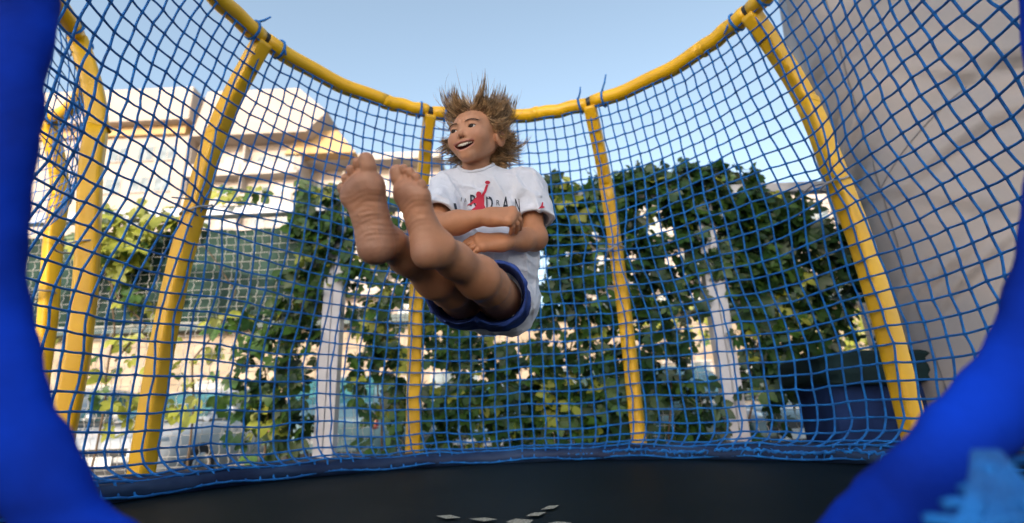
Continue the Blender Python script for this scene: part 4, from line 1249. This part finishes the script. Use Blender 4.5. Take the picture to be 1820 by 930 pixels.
# eyes, teeth, brows, nails
M_eye = mat('eye_white', (0.70, 0.67, 0.63), rough=0.15, var=0.05, coat=0.5)
M_iris = mat('dark_iris', (0.022, 0.011, 0.006), rough=0.3, var=0.3, spec=0.2)
M_teeth = mat('teeth', (0.78, 0.73, 0.62), rough=0.25, var=0.06, coat=0.3)
M_hair = mat('sun_bleached_hair', (0.15, 0.082, 0.036), rough=0.42, var=0.45, scale=60, hue=(0.46, 0.29, 0.14), spec=0.5)
M_brow = mat('brow_hair', (0.11, 0.060, 0.030), rough=0.6, var=0.2)
M_nail = mat('finger_nail', (0.66, 0.42, 0.33), rough=0.25, var=0.05, coat=0.2)
def H(x, y, z): return HEADC + np.array([x, y, z]) * HS @ HM
def uv_ball(c, r, M=None, n=14, k=20):
    V = [];F = []
    r = np.broadcast_to(np.asarray(r, float), (3,))
    for i in range(n + 1):
        t = math.pi * i / n
        for j in range(k):
            p = 2 * math.pi * j / k; v = np.array([math.sin(t) * math.cos(p), math.sin(t) * math.sin(p), math.cos(t)]) * r
            V.append(c + (v @ M if M is not None else v))
    for i in range(n):
        for j in range(k): F.append((i * k + j, i * k + (j + 1) % k, (i + 1) * k + (j + 1) % k, (i + 1) * k + j))
    return V, F
for s in (-1, 1):
    V, F = uv_ball(H(s * .0300, .0655, -.0002), .0128 * HS); e = body_part('eye', np.array(V), F, M_eye)
    g = np.array([-.10, .99, .05]); g /= np.linalg.norm(g)
    c = H(s * .0300, .0655, -.0002) + (g * .0108 * HS) @ HM
    V, F = uv_ball(c, (.0066, .0030, .0066), HM); body_part('iris', np.array(V), F, M_iris, e)
    m = MB()
    for q in range(34):
        t = q / 33; x = .0125 + .034 * t; z = .0155 + .0065 * math.sin(t * 2.3) - .004 * t
        y = .0835 - 9.5 * (x - .008) ** 2
        d = np.array([s * .9, -.25, .25 - .6 * t]); d /= np.linalg.norm(d)
        a = H(s * x, y, z + random.uniform(-.0012, .0012)) - ORG; b = a + (d * .0085) @ HM
        m.tube([a, (a + b) / 2 + (np.array([0, .0012, .0006])) @ HM, b], [.0007, .0007, .0002], 4)
    m.build('eyebrow', M_brow, child)
    m = MB(); la = []
    for q in range(12):
        t = q / 11; x = s * (.0300 + (t - .5) * .0262); z = .0042 * math.sin(math.pi * t) - .0004; y = .0792 - 34 * (abs(x) - .0300) ** 2 - .0012
        la.append(H(x, y, z) - ORG)
    m.tube(la, [.0004] + [.0011] * 10 + [.0005], 5); m.build('lashes', M_brow, e)
m = MB()
for i in range(-5, 6):
    x = i * .0052; z = -.0470 + 9.0 * x * x; y = .0745 - 16 * x * x
    w = .0028; hgt = (.0088 if abs(i) < 2 else .0076) * (1 - .05 * abs(i))
    V, F = uv_ball(H(x, y, z - hgt * .35) - ORG, np.array([w, .0022, hgt * .62]) * HS, HM, 8, 10); m.add(V, F, True)
m.build('teeth', M_teeth, child)

# ------------------------------------------------------------------ hair
cran = lambda q: ellip(q, (0, -.016, .022), (.070, .086, .080))
hm = MB(); rng = np.random.default_rng(21)
UPH = HM @ cv(-0.02, 1.0, 0.0)          # image up in head space
CRA, CRC = np.array([.0695, .0855, .0795]), np.array([0, -.016, .022])
def scalp_ok(p):
    x, y, z = p
    if y > np.interp(z, [-.05, -.015, .02, .05, .09], [-.03, -.002, .024, .034, .036]) and z < .061 - 2.0 * x * x: return False
    if -.034 < y < .016 and -.05 < z < .004: return False
    if z < -.050 and y > -.03: return False
    return z > -.060
def guide(p, nrm):
    """flow of a clump: combed away from the parting, then thrown up and out as the child falls"""
    x, y, z = p
    side = np.sign(x - .010)
    if z > .050:
        d = nrm * .45 + np.array([side * .75, .10 if y > .02 else -.45, 0]) + rng.normal(0, .22, 3)
        ln = rng.uniform(.050, .088); bend = rng.uniform(1.2, 2.6)
        if y < .0: d += nrm * .5
    elif z > .0:
        d = nrm * .42 + np.array([side * (.15 if x > 0 else .45), -.40 if x > 0 else .10, -.75]) + rng.normal(0, .2, 3)
        ln = rng.uniform(.045, .080); bend = rng.uniform(.5, 2.4)
    elif x < 0:
        d = nrm * .50 + np.array([-.45, .10, -.80]) + rng.normal(0, .2, 3)
        ln = rng.uniform(.055, .095); bend = rng.uniform(.6, 2.2)
    else:
        d = nrm * .50 + np.array([side * .25, -.25, -.80]) + rng.normal(0, .2, 3)
        ln = rng.uniform(.045, .085); bend = rng.uniform(.6, 2.6)
    ln *= rng.choice([.75, 1.0, 1.0, 1.3]); return d / np.linalg.norm(d), ln, bend, rng.normal(0, 1.1)
def path(p, d, ln, bend, curl, side, n=9):
    P = [p]
    for i in range(n):
        t = (i + .5) / n
        d = d + UPH * bend * (.3 + 1.4 * t) / n + side * curl * t * t * 4 / n; d = d / np.linalg.norm(d); P.append(P[-1] + d * ln / n)
    return np.array(P)
TAPER = np.array([.8, 1, 1, .97, .92, .84, .72, .55, .34, .08])
def put(P, r): hm.tube((HEADC + P * HS @ HM) - ORG, r * TAPER, 4, caps=False)
nclump = 0
while nclump < 250:
    v = rng.normal(size=3); v /= np.linalg.norm(v); p = CRC + v * CRA
    if not scalp_ok(p): continue
    nrm = v / CRA; nrm /= np.linalg.norm(nrm); sd = np.cross(nrm, [0, .2, 1.0])
    d, ln, bend, curl = guide(p, nrm); G = path(p, d, ln, bend, curl, sd); nclump += 1
    tip = np.linspace(0, 1, 10)[:, None]
    for q in range(20):
        o = rng.normal(0, .0095, 3); o -= nrm * (o @ nrm)
        pp = p + o; w = (pp - CRC) / CRA; w /= np.linalg.norm(w); pp = CRC + w * CRA - nrm * .003
        if not scalp_ok(pp + nrm * .003): continue
        l2 = ln * rng.uniform(.72, 1.12)
        A = path(pp, d + rng.normal(0, .10, 3), l2, bend * rng.uniform(.85, 1.15), curl + rng.normal(0, .25), sd)
        B = G + (l2 / ln - 1) * (G - G[0]) + rng.normal(0, .0016, 3)
        A = A * (1 - .72 * tip ** 1.3) + B * (.72 * tip ** 1.3)
        put(A, rng.uniform(.0006, .0015))
cnt = 0
while cnt < 420:        # fine stray hairs
    v = rng.normal(size=3); v /= np.linalg.norm(v); p = CRC + v * CRA
    if not scalp_ok(p): continue
    nrm = v / CRA; nrm /= np.linalg.norm(nrm)
    d, ln, bend, curl = guide(p, nrm)
    put(path(p, d + nrm * .4 + rng.normal(0, .3, 3), ln * rng.uniform(1.0, 1.35), bend, curl * 1.8, np.cross(nrm, [0, .3, 1.0])), rng.uniform(.0004, .0007)); cnt += 1
hair = hm.build('hair', M_hair, child)
hair['label'] = 'tousled light brown hair flying outwards'
# scalp cap under the locks
V, F = uv_ball(H(0, -.020, .026), (.0622, .0752, .0708), HM, 24, 32)
V = np.array(V); qv = (V - HEADC) @ HM.T / HS
ok = ~(((qv[:, 1] > .026) & (qv[:, 2] < .064 - 2.5 * qv[:, 0] ** 2)) | ((qv[:, 1] > .020) & (qv[:, 2] < .030)) | ((qv[:, 1] > -.034) & (qv[:, 2] < .004)) | (qv[:, 2] < -.040))
F = [f for f in F if ok[list(f)].all()]
used = sorted({i for f in F for i in f}); mp = {a: b for b, a in enumerate(used)}
body_part('scalp', V[used], [tuple(mp[i] for i in f) for f in F], M_hair, hair)

# ------------------------------------------------------------------ T-shirt
def cone(P, a, b, ra, rb, k=None): return rcone(P, a, b, ra, rb)
slR0, slR1 = J['shR'], J['shR'] + (J['elR'] - J['shR']) * 0.80
slL0, slL1 = J['shL'], J['shL'] + (J['elL'] - J['shL']) * 0.66
def dirn(a, b): v = b - a; return v / np.linalg.norm(v)
shR_dir, shL_dir = dirn(slR0, slR1), dirn(slL0, slL1)
cols = [(at(815, 350, 1.42), at(818, 452, 1.39), at(824, 520, 1.395)), (at(862, 345, 1.41), at(862, 452, 1.375), at(862, 520, 1.40)), (at(917, 350, 1.42), at(908, 452, 1.39), at(902, 525, 1.40))]
crr = [(.060, .060, .068), (.066, .068, .070), (.060, .064, .074)]
folds = []   # (points, radius) creases standing proud of the cloth
for pl, r in (([(792, 352, 1.365), (812, 385, 1.345), (822, 402, 1.335)], .007), ([(800, 345, 1.36), (823, 370, 1.342)], .006), ([(936, 350, 1.37), (918, 385, 1.35), (912, 405, 1.335)], .0075), ([(922, 345, 1.355), (905, 372, 1.342)], .0055),
              ([(930, 400, 1.36), (915, 440, 1.345), (890, 470, 1.33)], .0075), ([(938, 425, 1.37), (932, 470, 1.36), (915, 505, 1.345)], .008), ([(942, 470, 1.385), (935, 510, 1.37), (920, 540, 1.35)], .007),
              ([(800, 440, 1.35), (825, 462, 1.325), (850, 470, 1.31)], .007), ([(812, 312, 1.385), (838, 318, 1.372), (868, 314, 1.375)], .0045), ([(800, 420, 1.35), (806, 445, 1.34)], .006),
              ([(938, 372, 1.345), (952, 366, 1.335)], .004), ([(942, 352, 1.355), (962, 348, 1.35)], .0045), ([(785, 350, 1.375), (778, 375, 1.34)], .004)):
    folds.append(([at(*q) for q in pl], r))
def shirt_sdf(P, carve=True):
    d = None
    for c, r in zip(cols, crr):
        for i in range(2):
            x = rcone(P, c[i], c[i + 1], r[i], r[i + 1]); d = x if d is None else smin(d, x, .045)
    d = smin(d, rcone(P, J['shR'] + cv(0, -.1, 0) * .008 + (J['shL'] - J['shR']) * .04, J['shL'] + cv(0, -1, 0) * .008 - (J['shL'] - J['shR']) * .04, .046, .046), .04)
    d = smin(d, rcone(P, at(842, 318, 1.42), at(858, 318, 1.42), .045, .045), .035)                        # yoke
    sl = rcone(P, slR0, slR1 + shR_dir * .03, .047, .054); sl = smax(sl, (P - slR1) @ shR_dir, .004)
    d = smin(d, sl, .022)
    sl = rcone(P, slL0, slL1 + shL_dir * .03, .049, .057); sl = smax(sl, (P - slL1) @ shL_dir, .004)
    d = smin(d, sl, .022)
    # tail of the shirt hanging in a bag behind and below the shorts
    t = ellip(P, at(880, 540, 1.425), (.105, .105, .075))
    t = smin(t, rcone(P, at(835, 545, 1.42), at(905, 552, 1.43), .058, .062), .03)
    d = smin(d, t, .05)
    for pts, r in folds:
        for i in range(len(pts) - 1): d = smin(d, rcone(P, pts[i], pts[i + 1], r, r * .8), .012)
    S1 = np.stack([P @ CR * 1.0, P @ CU * .45, P @ CF], 1); S2 = np.stack([P @ (CR + CU) * .8, P @ (CR - CU) * .3, P @ CF * .6], 1)
    nk = np.clip((np.linalg.norm(P - at(846, 300, 1.41), axis=1) - .058) / .05, 0, 1)
    d = d + .0030 * nk * wob(P, 45, 1) - .0042 * nk * np.exp(-(wob(S1, 62, 12) / .22) ** 2) - .0034 * nk * np.exp(-(wob(S2, 80, 13) / .20) ** 2) + .0012 * wob(P, 130, 2)
    if not carve: return d
    # neck hole and sleeve mouths
    d = smax(d, -rcone(P, at(846, 296, 1.405), at(843, 262, 1.395), .047, .058), .004)
    d = smax(d, -rcone(P, slR1 - shR_dir * .012, slR1 + shR_dir * .05, .043, .050), .003)
    d = smax(d, -rcone(P, slL1 - shL_dir * .008, slL1 + shL_dir * .05, .043, .052), .003)
    # open bottom: room for the legs and shorts at the front
    f = (P - at(862, 505, 1.30)) @ CB
    return smax(d, -ellip(P, at(850, 525, 1.25), (.125, .12, .072)), .006)
lo = at(862, 450, 1.40) - .26; hi = at(862, 450, 1.40) + .26
SV, SF = mesh_sdf(shirt_sdf, lo, hi, 0.0028)
M_shirt = mat('white_cotton', (0.66, 0.69, 0.77), rough=0.88, var=0.035, scale=12, bump=0.35, bscale=70, sheen=0.15)
shirt = body_part('t_shirt', SV, SF, M_shirt)
shirt['label'] = 'white T-shirt with a red leaping figure and dark letters'
# rolled neckband
A_, B_ = at(846, 296, 1.405), at(843, 262, 1.395); ax_ = dirn(A_, B_)
e1 = np.cross(ax_, CF); e1 /= np.linalg.norm(e1); e2 = np.cross(ax_, e1)
nb = []
for q in range(56):
    t = q * 2 * math.pi / 56; rad_ = e1 * math.cos(t) + e2 * math.sin(t)
    pth = [A_ + .047 * (math.cos(b_) * rad_ - math.sin(b_) * ax_) for b_ in np.linspace(1.4, 0, 30)]
    pth += [A_ + (B_ - A_) * s_ + rad_ * (.047 + .011 * s_) for s_ in np.linspace(.02, 1, 40)]
    dd = shirt_sdf(np.array(pth), carve=False); k_ = np.nonzero((dd[:-1] < 0) & (dd[1:] >= 0))[0]
    if len(k_): nb.append(pth[k_[-1]] - ORG)
if len(nb) > 8:
    nb = np.array(nb); nb = (np.roll(nb, 1, 0) + nb * 2 + np.roll(nb, -1, 0)) / 4
    m = MB(); m.tube(nb, .0052, 8, closed=True); m.build('neckband', M_shirt, shirt)

# print on the chest: letters and a red leaping figure, thin film on the cloth
M_red = mat('red_print', (0.50, 0.012, 0.045), rough=0.7, var=0.06, scale=40)
M_ink = mat('dark_print', (0.012, 0.022, 0.045), rough=0.7, var=0.1, scale=40)
bvh = BVHTree.FromPolygons([tuple(v) for v in SV], [tuple(int(i) for i in f) for f in SF])
def on_cloth(me, name, m_, to_px, lift=0.0016):
    bm = bmesh.new(); bm.from_mesh(me)
    bmesh.ops.triangulate(bm, faces=bm.faces)
    for _ in range(2):
        lg = [e for e in bm.edges if e.calc_length() > 6.0]
        if lg: bmesh.ops.subdivide_edges(bm, edges=lg, cuts=2, use_grid_fill=False)
        bmesh.ops.triangulate(bm, faces=bm.faces)
    bad = []
    for v in bm.verts:
        px, py = to_px(v.co.x, v.co.y)
        h = bvh.ray_cast(Vector(CAM), Vector(ray(px, py)).normalized())
        if h[0] is None: bad.append(v); continue
        n = h[1]
        if n.dot(Vector(CF)) > 0: n = -n
        v.co = h[0] + n * lift - Vector(ORG)
    if bad: bmesh.ops.delete(bm, geom=bad, context='VERTS')
    bm.to_mesh(me); bm.free(); me.materials.clear()
    return link(name, me, m_, shirt)
def letter(ch, px, py, hgt, wid, sl=0.0, bold=True):
    cu = bpy.data.curves.new('letter', 'FONT'); cu.body = ch; cu.size = 10.0; cu.align_x = 'CENTER'; cu.resolution_u = 3
    if bold: cu.offset = 0.16
    ob = bpy.data.objects.new('tmp', cu); COL.objects.link(ob); bpy.context.view_layer.update()
    me = bpy.data.meshes.new_from_object(ob.evaluated_get(bpy.context.evaluated_depsgraph_get())); bpy.data.objects.remove(ob)
    co = np.array([v.co for v in me.vertices]); c = (co.max(0) + co.min(0)) / 2; e = co.max(0) - co.min(0)
    for v in me.vertices: v.co = ((v.co.x - c[0]) * wid / e[0], (v.co.y - c[1]) * hgt / e[1], 0)
    on_cloth(me, 'letter', M_ink, lambda x, y: (px + x + sl * y, py - y + 0.06 * x))
letter('J', 808, 374, 24, 9, -0.25); letter('R', 842, 357, 21, 12); letter('D', 870, 362, 24, 11); letter('A', 899, 363, 26, 13); letter('N', 920, 366, 25, 8, -0.1)
letter('A', 827, 357, 8.5, 6.5, bold=False); letter('I', 856, 362, 9, 1.4, bold=False); letter('R', 885, 361, 9.5, 6, bold=False); letter('I', 819.5, 355, 6.5, 1.0, bold=False)
fig = [(360, 142), (371, 143), (362, 175), (350, 200), (352, 225), (350, 245), (358, 262), (375, 272), (340, 284), (300, 292), (270, 301), (243, 308), (255, 292), (285, 272), (305, 258), (312, 240), (300, 236), (285, 246), (262, 252), (268, 243), (285, 235), (300, 215), (312, 205), (309, 192), (314, 180), (325, 176), (335, 181), (338, 193), (347, 178), (354, 158)]
fig = [(740 + x / 2.906, 280 + y / 2.906) for x, y in fig]
ball = [(740 + (367 + 13 * math.cos(t)) / 2.906, 280 + (131 + 9 * math.sin(t)) / 2.906) for t in np.linspace(0, 6.283, 14, endpoint=False)]
slv = [(957, 372), (961, 366), (963, 360), (965, 361), (964, 367), (968, 369), (964, 371), (961, 371)]
for poly in (fig, ball, slv):
    bm = bmesh.new(); bm.faces.new([bm.verts.new((x, -y, 0)) for x, y in poly]); me = bpy.data.meshes.new('emblem'); bm.to_mesh(me); bm.free()
    on_cloth(me, 'emblem', M_red, lambda x, y: (x, -y), lift=0.0022)

# ------------------------------------------------------------------ shorts
thR, thL = dirn(J['hipR'], J['knR']), dirn(J['hipL'], J['knL'])
hmR, hmL = J['hipR'] + thR * .135, J['hipL'] + thL * .150
def shorts_sdf(P):
    d = rcone(P, J['hipR'], J['hipL'], .074, .076)
    a = rcone(P, J['hipR'], hmR + thR * .03, .075, .077); a = smax(a, (P - hmR) @ thR + .008 * wob(P, 35, 31), .003)
    b = rcone(P, J['hipL'], hmL + thL * .03, .075, .077); b = smax(b, (P - hmL) @ thL + .008 * wob(P, 35, 32), .003)
    d = smin(smin(d, a, .025), b, .025)
    d = d + .0032 * wob(P, 50, 6) - .0035 * np.exp(-(wob(P, 60, 17) / .22) ** 2) + .0015 * wob(P, 110, 7)
    d = smax(d, -rcone(P, hmR - thR * .07, hmR + thR * .06, .064, .0765), .002)
    d = smax(d, -rcone(P, hmL - thL * .07, hmL + thL * .06, .064, .0765), .002)
    return d
lo = J['pelvis'] - .26; hi = J['pelvis'] + .26
HV, HF = mesh_sdf(shorts_sdf, lo, hi, 0.0030)
M_shorts = mat('blue_shorts', (0.008, 0.030, 0.165), rough=0.7, var=0.25, scale=14, bump=0.4, bscale=50, hue=(0.010, 0.045, 0.24))
body_part('shorts', HV, HF, M_shorts)
